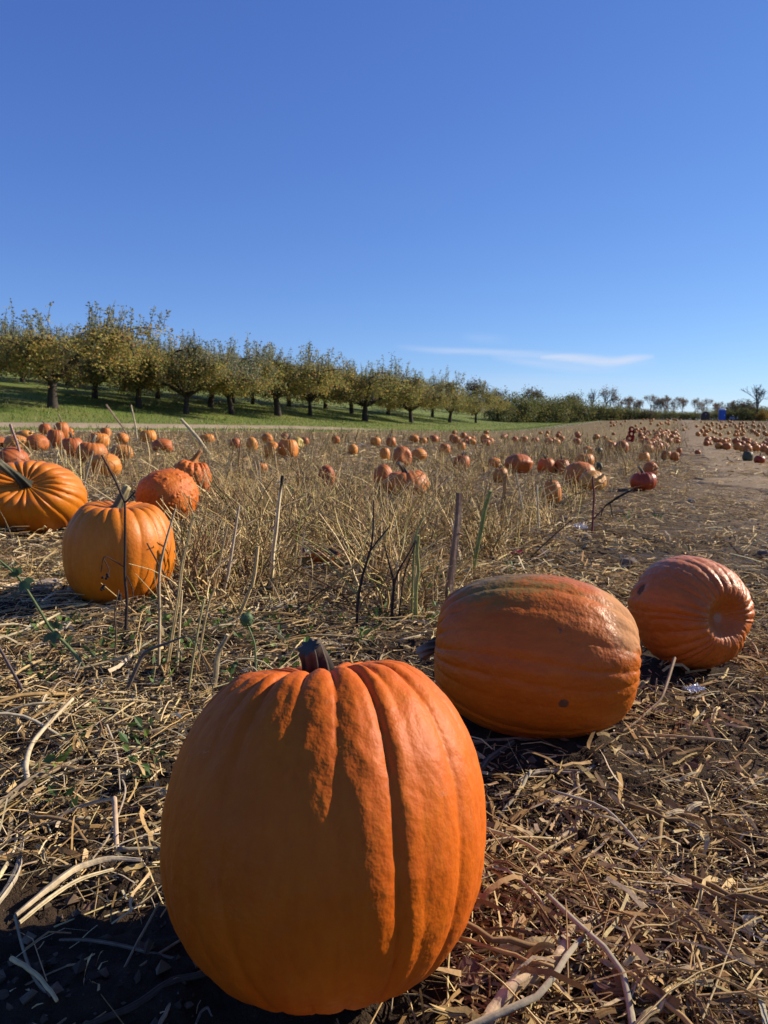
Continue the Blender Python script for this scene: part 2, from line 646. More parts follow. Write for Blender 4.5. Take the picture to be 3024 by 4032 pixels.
# ------------------------------------------------------------------ the setting
def build_ground():
    r1 = np.exp(np.arange(math.log(.25), math.log(9), .0095))
    r2 = np.exp(np.arange(math.log(9.1), math.log(6000), .035))
    r = np.concatenate([r1, r2])
    fine = np.arange(-48, 48.01, .36)
    coarse = np.arange(56, 305, 8.0)
    th = np.radians(np.concatenate([fine, coarse]))
    R, TH = np.meshgrid(r, th, indexing='ij')
    X = R * np.sin(TH); Y = R * np.cos(TH)
    Z = gz(X, Y)
    V = np.stack([X, Y, Z], -1).reshape(-1, 3)
    F = grid_faces(len(th), len(r), True)[:, ::-1]
    c = len(V)
    V = np.vstack([V, [0, 0, float(gz(0, 0))]])
    j = np.arange(len(th)); T = np.stack([np.full(len(th), c), (j + 1) % len(th), j], 1)[:, ::-1]
    x, y = V[:, 0], V[:, 1]
    soil = np.array([.048, .032, .020]); straw = np.array([.17, .115, .055]); tan = np.array([.42, .305, .19]); dry = np.array([.21, .15, .065])
    n = fbm(x * .9, y * .9, 5, 4) + .5
    rr = np.hypot(x, y)
    wstraw = sstep(3, 14, rr) * (.45 + .5 * n)
    col = soil[None] * (1 - wstraw[:, None]) + straw[None] * wstraw[:, None]
    # warm trodden soil beside the path
    wp = sstep(-.2, 2.5, x - boundary(y)) * sstep(2.2, 7, y) * .72
    col = col * (1 - wp[:, None]) + tan[None] * .72 * wp[:, None]
    wd = sstep(20, 45, rr) * .85
    col = col * (1 - wd[:, None]) + dry[None] * wd[:, None]
    # brown weedy soil right of the path
    wr = sstep(2, 6, x - path_left(y) - 2) * sstep(8, 20, y) * .6 * (1 - sstep(300, 500, rr))
    col = col * (1 - wr[:, None]) + np.array([.12, .085, .045])[None] * wr[:, None]
    me = mesh_from('ground', V, [F, T], col, M['ground'])
    tag(link('ground', me), kind='structure')


build_ground()


def sheet(name, xs, ys, mat, off, sink=0.0):
    """xs, ys: 2-D arrays of plan positions"""
    Z = terrain(xs, ys) + off
    if sink:
        k = np.minimum(np.arange(xs.shape[1]), np.arange(xs.shape[1])[::-1])
        Z = Z - np.where(k == 0, sink, np.where(k == 1, sink * .35, 0))[None, :]
    V = np.stack([xs, ys, Z], -1).reshape(-1, 3)
    return tag(link(name, mesh_from(name, V, grid_faces(xs.shape[1], xs.shape[0]), None, mat)), kind='structure')


def along(a, s):
    return TR0[0] + TRD[0] * a + TRN[0] * s, TR0[1] + TRD[1] * a + TRN[1] * s


def field_edge(a):
    """where the field ends and the grass with the farm track begins (offset s along the track line)"""
    return np.interp(a, [-70, 20, 28, 36, 43, 48, 53, 58, 64, 70, 90, 130], [-3.2, -3.2, -3.7, -4.5, -5.4, -6.5, -8.2, -9.4, -10, -10.1, -9.3, -8.0])


# turf of the orchard slope
A, S = np.meshgrid(np.linspace(-70, 185, 200), np.concatenate([np.linspace(-3.6, 14, 60), np.linspace(15, 130, 60)]), indexing='ij')
edge = fbm(A * .25, A * 0 + 3.1, 51, 4) * .9
Ed = field_edge(A)
Sx = np.where(S < 14, Ed + (S + 3.6) / 17.6 * (14 - Ed), S) + edge * sstep(0, -3.6, S)
X, Y = along(A, Sx)
sheet('grass_slope', X, Y, M['turf'], .035, .12)
# the two wheel ruts of the farm track
for k, s0 in enumerate((.95, 2.75)):
    A, S = np.meshgrid(np.linspace(-70, 128, 260), np.linspace(-1, 1, 7), indexing='ij')
    wdt = .68 + .014 * np.maximum(0, A - 40) + .14 * fbm(A * .4, A * 0 + k * 9, 61, 3) + .06 * fbm(A * 3, S, 63, 2)
    X, Y = along(A, field_edge(A) + s0 + S * wdt + .12 * fbm(A * .15, A * 0 + 4 * k, 67, 2))
    o = sheet('dirt_track', X, Y, M['rut'], .070, .06)
# the trodden path through the pumpkin field
yy = np.concatenate([np.linspace(6.5, 30, 160), np.linspace(30.5, 128, 140)])
Yp, S = np.meshgrid(yy, np.linspace(0, 1, 15), indexing='ij')
wid = 1.25 + .010 * Yp
lft = path_left(Yp) + .5 * fbm(Yp * 4.0, Yp * 0 + 2.2, 72, 3) + .9 * fbm(Yp * .8, Yp * 0 + 1.2, 71, 4) + 1.2 * sstep(11, 6.5, Yp)
rgt = lft + wid + .5 * fbm(Yp * 4.3, Yp * 0 + 8.2, 76, 3) + .7 * fbm(Yp * .7, Yp * 0 + 5.2, 75, 4) - 1.3 * sstep(9, 6.5, Yp)
Xp = lft + (rgt - lft) * S
sheet('dirt_path', Xp, Yp, M['dirt'], .022, .09)

# ------------------------------------------------------------------ pumpkins
def pumpkin_body(nu, nv, seed, hw=.85, ribs=18, depth=.07, dtop=.16, dbot=.10, lump=.02, warts=0, wart_h=.03, power=.82, belly=0.0, tiltz=0.0, jitter=.35, eq=.55, deep=None, grain=0.0, dw=.40, tilty=0.0):
    """unit pumpkin, stem axis +Z, radius 1. returns V (grid + poles), quads, tris, angles"""
    rs = np.random.default_rng(seed)
    u = np.arange(nu) / nu * 2 * pi
    ph = (np.arange(nv) + .5) / nv * pi
    PH, U = np.meshgrid(ph, u, indexing='ij')
    g = (np.arange(ribs) + rs.uniform(-jitter, jitter, ribs)) / ribs * 2 * pi
    g = np.sort(g % (2 * pi))
    dd = rs.uniform(.45, 1.35, ribs) * depth
    if deep:
        for (az, k) in deep:
            j = int(np.argmin(np.abs((g - az + pi) % (2 * pi) - pi))); dd[j] *= k
    ge = np.concatenate([g, [g[0] + 2 * pi]]); de = np.concatenate([dd, [dd[0]]])
    Uw = np.where(U < g[0], U + 2 * pi, U)
    # grooves wander a little from pole to pole
    Uw = Uw + .035 * np.sin(PH * 3 + seed)
    Uw = np.where(Uw < g[0], Uw + 2 * pi, Uw); Uw = np.where(Uw >= g[0] + 2 * pi, Uw - 2 * pi, Uw)
    k = np.clip(np.searchsorted(ge, Uw, side='right') - 1, 0, ribs - 1)
    t = (Uw - ge[k]) / (ge[k + 1] - ge[k])
    lobe = np.abs(np.sin(pi * t)) ** .55
    dep = de[k] * (1 - t) + de[k + 1] * t
    mid = eq + (1.15 - eq) * np.abs(np.cos(PH)) ** 1.4
    m = 1 - dep * (1 - lobe) * mid * np.clip(np.sin(PH) * 3, 0, 1)
    rho = np.sin(PH) ** power * (1 + belly * np.cos(PH))
    z = np.sign(np.cos(PH)) * np.abs(np.cos(PH)) ** .92 * hw
    dimp = .7 + .6 * lobe
    z = z - dtop * np.exp(-(PH / .42) ** 2) * (1.15 - .15 * dimp) + dbot * np.exp(-((pi - PH) / dw) ** 2)
    z = z + .05 * lobe * np.exp(-((PH - .5) / .25) ** 2) * (depth / .07)
    X = rho * np.cos(U) * m; Y = rho * np.sin(U) * m; Z = z * (1 - .4 * (1 - m))
    V = np.stack([X, Y, Z], -1)
    if lump:
        for _ in range(7):
            d = rs.normal(size=3) * rs.uniform(1.2, 3.2); ph0 = rs.uniform(0, 6.28)
            V = V * (1 + lump * .55 * np.sin(V @ d + ph0))[..., None]
    if grain:
        gx = np.stack([np.cos(U) * 5.0, np.sin(U) * 5.0, PH * 3.2], -1)
        gn = fbm(U * 10.0 + 40, PH * 8.0, seed, 3, .6) * sstep(0, .2, np.sin(PH))
        gn = gn * sstep(0, .25, U) * sstep(2 * pi, 2 * pi - .25, U)
        V = V * (1 + grain * gn)[..., None]
    if warts:
        c = rs.normal(size=(warts, 3)); c /= np.linalg.norm(c, axis=1)[:, None]
        c[:, 2] *= .8
        Vn = V / (np.linalg.norm(V, axis=-1)[..., None] + 1e-9)
        b = np.zeros(V.shape[:2])
        for ci in c:
            ci = ci / np.linalg.norm(ci)
            sg = rs.uniform(.025, .06)
            b = np.maximum(b, rs.uniform(.4, 1) * np.exp(-((1 - Vn @ ci) * 2) / (sg * sg)))
        V = V * (1 + wart_h * b)[..., None]
    V[..., 2] += tiltz * V[..., 0] * np.clip(V[..., 2], 0, 1) + tilty * V[..., 1] * np.clip(V[..., 2], 0, 1)
    V = V.reshape(-1, 3)
    Q = grid_faces(nu, nv, True)[:, ::-1]
    n = len(V)
    V = np.vstack([V, V[:nu].mean(0) - [0, 0, .005], V[-nu:].mean(0) + [0, 0, .005]])
    j = np.arange(nu); j2 = (j + 1) % nu; b = (nv - 1) * nu
    T = np.vstack([np.stack([np.full(nu, n), j, j2], 1), np.stack([np.full(nu, n + 1), b + j2, b + j], 1)])
    return V, Q, T


def stem_geo(base, length=.45, r0=.17, r1=.10, lean=(.25, 0), sides=10, flare=1.6, seed=0, col=(.09, .075, .05), tipcol=(.35, .28, .18), n=9, twist=.6, ridgek=.15):
    rs = np.random.default_rng(seed)
    t = np.linspace(0, 1, n)
    path = np.stack([base[0] + lean[0] * t ** 1.7 * length * 1.6, base[1] + lean[1] * t ** 1.7 * length * 1.6, base[2] - .06 + t * length], 1)
    rad = (r0 + (r1 - r0) * t) * (1 + (flare - 1) * np.exp(-(t / .16) ** 2)) * (1 + .12 * np.exp(-((1 - t) / .12) ** 2))
    T = np.gradient(path, axis=0); T /= np.linalg.norm(T, axis=1)[:, None]
    S = np.cross(T, [0.02, 1, 0.01]); S /= np.linalg.norm(S, axis=1)[:, None]
    N = np.cross(T, S)
    sides = sides * 2
    a = np.arange(sides) / sides * 2 * pi
    ridge = np.where(np.arange(sides) % 4 < 2, 1 + ridgek, 1 - ridgek) * rs.uniform(.93, 1.07, sides)
    A = a[None, :] + twist * t[:, None]
    V = path[:, None] + (rad[:, None] * ridge[None])[..., None] * (np.cos(A)[..., None] * S[:, None] + np.sin(A)[..., None] * N[:, None])
    V = V.reshape(-1, 3)
    Q = grid_faces(sides, n, True)
    c = len(V); V = np.vstack([V, path[-1] - T[-1] * r1 * .25])
    j = np.arange(sides); b = (n - 1) * sides
    Tr = np.stack([np.full(sides, c), b + j, b + (j + 1) % sides], 1)
    f = np.concatenate([np.repeat(t ** 3, sides), [1.0]])[:, None]
    pale = np.concatenate([np.tile((np.arange(sides) % 4 == 1) * .55, n), [0]])[:, None]
    C = np.asarray(col)[None] * (1 - f) + np.asarray(tipcol)[None] * f
    C = C * (1 - pale * .6) + np.asarray(tipcol)[None] * pale * .6
    return V, Q, Tr, C


def rot_y(V, a):
    c, s = cos(a), sin(a)
    return V @ np.array([[c, 0, s], [0, 1, 0], [-s, 0, c]]).T


def rot_z(V, a):
    c, s = cos(a), sin(a)
    return V @ np.array([[c, -s, 0], [s, c, 0], [0, 0, 1]]).T


def make_proto(seed, lean=0.0, res=(96, 40), stem=None, spin=0.0, **kw):
    """lean: angle of the stem axis from upright (towards local +X). returns dict"""
    V, Q, T = pumpkin_body(res[0], res[1], seed, **kw)
    top = V[-2].copy()
    sg = None
    if stem is not None:
        sV, sQ, sT, sC = stem_geo(top, seed=seed, **stem)
        sV = rot_z(sV, 0)
    V = rot_z(V, spin)
    V = rot_y(V, lean)
    ctr = np.array([(V[:, 0].min() + V[:, 0].max()) / 2, (V[:, 1].min() + V[:, 1].max()) / 2, V[:, 2].min()])
    V = V - ctr
    if stem is not None:
        sV = rot_y(sV, lean) - ctr
        sg = (sV, sQ, sT, sC)
    return dict(V=V, Q=Q, T=T, stem=sg, meshes={})


def fit_box(V, yaw, box, sink=.012, asp=(.72, 1.35), iters=40):
    """find ground position and scales so that the projected outline fills box = (x0, x1, y0, y1)"""
    Vr = rot_z(V, yaw)
    x0, x1, y0, y1 = box
    p = ground_hit((x0 + x1) / 2, y1)
    x, y = p[0], p[1]
    s = (x1 - x0) / FPX * y / 2; sz = s
    y += s * .35
    for _ in range(iters):
        base = np.array([x, y, float(terrain(x, y)) - sink * s * 4])
        px, py = project(Vr * np.array([s, s, sz]) + base)
        W, H = px.max() - px.min(), py.max() - py.min()
        k = (x1 - x0) / W
        s *= k ** .8
        sz *= ((y1 - y0) / H) ** .6
        sz = min(max(sz, asp[0] * s), asp[1] * s)
        x += ((x0 + x1) / 2 - (px.max() + px.min()) / 2) * y / FPX * .9
        hgt = EYE - base[2]
        y += np.clip((py.max() - y1) * y * y / (FPX * max(hgt, .25)), -.2 * y, .2 * y) * .6
    base = np.array([x, y, float(terrain(x, y)) - sink * s * 4])
    return base, s, sz


PLOG = []


def place(proto, box, yaw, mat, label, group=None, name='pumpkin', stem=True, key=None, cat='pumpkin', **fk):
    base, s, sz = fit_box(proto['V'], yaw, box, **fk)
    PLOG.append((label[:30], round(base[1], 2), round(2 * s, 3), round(sz / s, 2)))
    return put_pumpkin(proto, base, yaw, s, sz, mat, label, group, name, stem, cat)


def put_pumpkin(proto, base, yaw, s, sz, mat, label, group=None, name='pumpkin', stem=True, cat='pumpkin', tilt=(0, 0)):
    root = empty(name, base, yaw, (s, s, sz))
    if tilt != (0, 0):
        root.rotation_euler = (tilt[0], tilt[1], yaw)
    key = mat.name
    if key not in proto['meshes']:
        proto['meshes'][key] = mesh_from('pumpkin_body', proto['V'], [proto['Q'], proto['T']], None, mat, attrs=proto.get('attrs'))
    link('body', proto['meshes'][key], root)
    if stem and proto['stem']:
        if 'stem' not in proto['meshes']:
            a = proto['stem']
            proto['meshes']['stem'] = mesh_from('pumpkin_stem', a[0], [a[1], a[2]], a[3], M['stem'])
        link('stem', proto['meshes']['stem'], root)
    tag(root, label, cat, group)
    return root


def nearest_visible(proto, base, yaw, s, sz, px, py):
    P = rot_z(proto['V'], yaw) * np.array([s, s, sz]) + base
    X, Y = project(P)
    d2 = (X - px) ** 2 + (Y - py) ** 2
    dist = np.linalg.norm(P - np.array([0, 0, EYE]), axis=1)
    cand = np.where(d2 < 9)[0]
    if not len(cand):
        return int(np.argmin(d2))
    return int(cand[np.argmin(dist[cand])])


DARK = dict(col=(.045, .045, .035), tipcol=(.30, .25, .16))
BRN = dict(col=(.06, .038, .026), tipcol=(.16, .10, .06))
TAN = dict(col=(.16, .13, .07), tipcol=(.42, .33, .2))

# --- the large pumpkin in front
h1 = make_proto(41, lean=radians(19), res=(320, 150), spin=radians(14), hw=1.0, ribs=22, depth=.034, deep=[(radians(185), 1.5), (radians(205), 1.5)], dtop=.17, dbot=.07, lump=.022, power=.86, belly=-.045, tiltz=.0, tilty=-.055, jitter=.40, eq=.58, grain=.008,
                stem=dict(length=.235, r0=.105, r1=.06, lean=(-.30, .22), flare=1.5, sides=16, n=14, twist=1.2, ridgek=.22, col=(.022, .017, .015), tipcol=(.10, .075, .055)))
YAW1 = radians(100)
box1 = (159.7, 486.3, 659.5, 1015.5)
b1, s1, z1 = fit_box(h1['V'], YAW1, box1, sink=.006)
PLOG.append(('hero1', round(b1[1], 2), round(2 * s1, 3), round(z1 / s1, 2)))
M['hero1'] = mat_pumpkin('pumpkin_rind_smooth', (.57, .116, .003), (.51, .098, .003), rough=.56, spec=.22, hero={'dust_sheen': (.36, .20, .10)}, relief=.75)
Vn = h1['V']
h1['attrs'] = {'dust_sheen': np.clip(1 - Vn[:, 2] / .16, 0, 1) * .75}
put_pumpkin(h1, b1, YAW1, s1, z1, M['hero1'], 'large smooth orange pumpkin standing upright with short dark brown stem, dark soil at its foot')

# --- the oblong pumpkin lying on its side behind it
h2 = make_proto(77, lean=radians(86), res=(260, 120), spin=radians(70), hw=1.24, ribs=20, depth=.036, dtop=.07, dbot=.12, lump=.014, grain=.010, power=.80, jitter=.4,
                stem=dict(length=.25, r0=.075, r1=.075, lean=(.45, -.1), flare=1.3, sides=12, n=12, twist=1.2, col=(.018, .016, .012), tipcol=(.34, .27, .20)))
box2 = (434, 641.5, 573.5, 740)
yaw2 = radians(171)
b2, s2, z2 = fit_box(h2['V'], yaw2, box2)
PLOG.append(('hero2', round(b2[1], 2), round(2 * s2, 3), round(z2 / s2, 2)))
P2 = rot_z(h2['V'], yaw2)
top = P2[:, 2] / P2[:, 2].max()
ol = sstep(.74, 1.0, top) * (.45 + .45 * sstep(.9, -.6, P2[:, 0])) * .95 + .35 * fbm(P2[:, 0] * 1.2, np.arctan2(P2[:, 1], P2[:, 2] - .5) * 9, 44, 3) * sstep(.6, .9, top)
dust_sheen = sstep(.45, .75, top) * sstep(.25, .95, P2[:, 0]) * .9  # dusty pale highlight of the sunlit upper right, put into the colour
vi = nearest_visible(h2, b2, yaw2, s2, z2, 564, 706)
dr = np.linalg.norm(h2['V'] - h2['V'][vi], axis=1)
vi2 = nearest_visible(h2, b2, yaw2, s2, z2, 560, 629)
dd2 = h2['V'] - h2['V'][vi2]
scar = np.exp(-((dd2[:, 0] * .6 + dd2[:, 2] * .8) / .055) ** 2 - ((dd2[:, 0] * .8 - dd2[:, 2] * .6) / .02) ** 2 - (dd2[:, 1] / .2) ** 2)
h2['attrs'] = {'olive': ol, 'dust_sheen': dust_sheen, 'rot': np.maximum(1.25 * np.exp(-(dr / .062) ** 4), scar)}
M['hero2'] = mat_pumpkin('pumpkin_rind_mottled', (.51, .122, .006), (.44, .096, .005), rough=.44, axis=(.22, 1, 1), hero={'olive': (.19, .125, .014), 'dust_sheen': (.40, .26, .12), 'rot': (.10, .055, .03)}, relief=1.0)
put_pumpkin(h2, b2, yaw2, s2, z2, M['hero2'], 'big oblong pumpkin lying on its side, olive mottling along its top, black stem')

# --- the pumpkin turned with its blossom end outward
h3 = make_proto(23, lean=radians(94), res=(260, 120), spin=radians(20), hw=.88, ribs=27, depth=.070, eq=.16, dtop=.10, dbot=.29, dw=.24, lump=.03, grain=.015, power=.80, jitter=.4,
                stem=dict(length=.3, r0=.12, r1=.09, lean=(.1, 0), **BRN))
box3 = (627, 755, 555, 670)
yaw3 = radians(112)
b3, s3, z3 = fit_box(h3['V'], yaw3, box3)
PLOG.append(('hero3', round(b3[1], 2), round(2 * s3, 3), round(z3 / s3, 2)))
vi = nearest_visible(h3, b3, yaw3, s3, z3, 637, 588)
dr = np.linalg.norm((h3['V'] - h3['V'][vi]) * np.array([1, 1.0, .62]), axis=1)
rotm = np.exp(-(dr / .11) ** 4) * np.clip(.6 + 2.2 * fbm(h3['V'][:, 0] * 9, h3['V'][:, 2] * 9, 12, 3), 0, 1)
cen = h3['V'].mean(0)
h3['V'] = h3['V'] - (h3['V'] - cen) * (rotm * .03)[:, None]
bl = np.exp(-(np.linalg.norm(h3['V'] - h3['V'][-1], axis=1) / .085) ** 4)
tp3 = rot_z(h3['V'], yaw3); tp3 = sstep(.5, 1.0, tp3[:, 2] / tp3[:, 2].max())  # rind gets paler towards the top
h3['attrs'] = {'rot': .95 * rotm, 'dust_sheen': np.maximum(bl * 1.2, tp3 * .55)}
M['hero3'] = mat_pumpkin('pumpkin_rind_bruised', (.50, .125, .014), (.44, .100, .012), rough=.44, axis=(.22, 1, 1), hero={'dust_sheen': (.42, .27, .18), 'rot': (.075, .042, .025)}, relief=.9)
put_pumpkin(h3, b3, yaw3, s3, z3, M['hero3'], 'tipped pumpkin with deeply ribbed hollow blossom end showing and dark rotten hole')

# --- upright pumpkin on the left and its neighbours
hA = make_proto(58, lean=radians(3), res=(260, 120), spin=radians(40), hw=.86, ribs=20, depth=.038, eq=.4, dtop=.17, dbot=.06, lump=.015, power=.74, jitter=.3,
                stem=dict(length=.42, r0=.11, r1=.05, lean=(.22, .05), flare=1.5, col=(.10, .10, .05), tipcol=(.36, .30, .15)))
M['heroA'] = mat_pumpkin('pumpkin_rind_bright', (.58, .170, .007), (.53, .138, .006), rough=.48, relief=.6)
place(hA, (61.8, 175.7, 500.6, 604.7), 0, M['heroA'], 'bright orange upright pumpkin with tall greenish stem behind a bare forked weed')

hB = make_proto(63, lean=radians(57), res=(240, 110), spin=radians(10), hw=.92, ribs=22, depth=.062, eq=.5, dtop=.20, dbot=.1, lump=.02, power=.8, jitter=.35,
                stem=dict(length=.62, r0=.10, r1=.075, lean=(-.40, -.42), flare=1.6, sides=10, n=12, col=(.018, .022, .015), tipcol=(.20, .18, .11)))
place(hB, (-24, 87.5, 470, 534), radians(283), M['heroA'], 'strongly ribbed orange pumpkin lying tilted, thick black-green stem pointing up')

hC = make_proto(67, lean=radians(75), res=(260, 120), hw=.95, ribs=16, depth=.03, dtop=.12, dbot=.08, lump=.03, warts=260, wart_h=.045, jitter=.3,
                stem=dict(length=.3, r0=.12, r1=.09, lean=(.2, 0), **DARK))
M['warty'] = mat_pumpkin('pumpkin_rind_warty', (.58, .145, .012), (.50, .105, .010), rough=.55, relief=1.6)
place(hC, (134.7, 199.5, 467.6, 525.5), radians(60), M['warty'], 'large warty orange pumpkin with crusty bumps lying on its side')
hD = make_proto(69, lean=radians(12), res=(200, 90), hw=.85, ribs=15, depth=.09, dtop=.03, dbot=.08, lump=.04, warts=170, wart_h=.05, jitter=.4,
                stem=dict(length=.62, r0=.15, r1=.07, lean=(.25, .1), flare=2.2, col=(.34, .13, .03), tipcol=(.25, .14, .06)))
place(hD, (170, 212, 459, 500), radians(20), M['warty'], 'warty deeply furrowed pumpkin with an orange neck-like stem')

# --- prototypes shared by the field
STEM_DK = dict(length=.62, r0=.12, r1=.075, lean=(.35, .1), flare=1.6, **DARK)
STEM_TN = dict(length=.5, r0=.12, r1=.07, lean=(-.25, .15), flare=1.7, **TAN)
R2 = (72, 34)
PR = {
    'up': make_proto(101, radians(4), R2, STEM_DK, hw=.86, ribs=17, depth=.075, dtop=.16),
    'up2': make_proto(102, radians(8), R2, STEM_TN, hw=.95, ribs=19, depth=.07, dtop=.14),
    'flat': make_proto(103, radians(4), R2, STEM_DK, hw=.72, ribs=16, depth=.08, dtop=.14),
    'tilt': make_proto(104, radians(48), R2, STEM_DK, hw=.9, ribs=18, depth=.08, dtop=.15),
    'lie': make_proto(105, radians(84), R2, STEM_TN, hw=1.0, ribs=18, depth=.07, dtop=.12),
    'lie2': make_proto(106, radians(98), R2, STEM_DK, hw=.88, ribs=20, depth=.075, dbot=.2),
    'wart': make_proto(107, radians(60), (96, 44), STEM_TN, hw=.92, ribs=15, depth=.05, warts=150, wart_h=.05, lump=.03),
    'tall': make_proto(108, radians(2), R2, dict(length=1.0, r0=.10, r1=.075, lean=(-.25, 0), flare=1.7, **TAN), hw=1.02, ribs=18, depth=.07),
    'squash': make_proto(109, radians(65), R2, dict(length=.5, r0=.2, r1=.16, lean=(.1, 0), col=(.5, .24, .03), tipcol=(.5, .28, .05)), hw=1.25, ribs=12, depth=.05, power=.95),
}
GL = 'pumpkins scattered through the left of the field'
GM = 'pumpkins scattered through the stubble in the middle of the field'
GR = 'pumpkins beside the dirt path'
L1 = 'orange pumpkin in the loose group in front of the apple orchard'
L2 = 'orange pumpkin half sunk in dry stubble in the middle of the field'
P_, PF = M['pumpkin'], M['pumpkin_far']
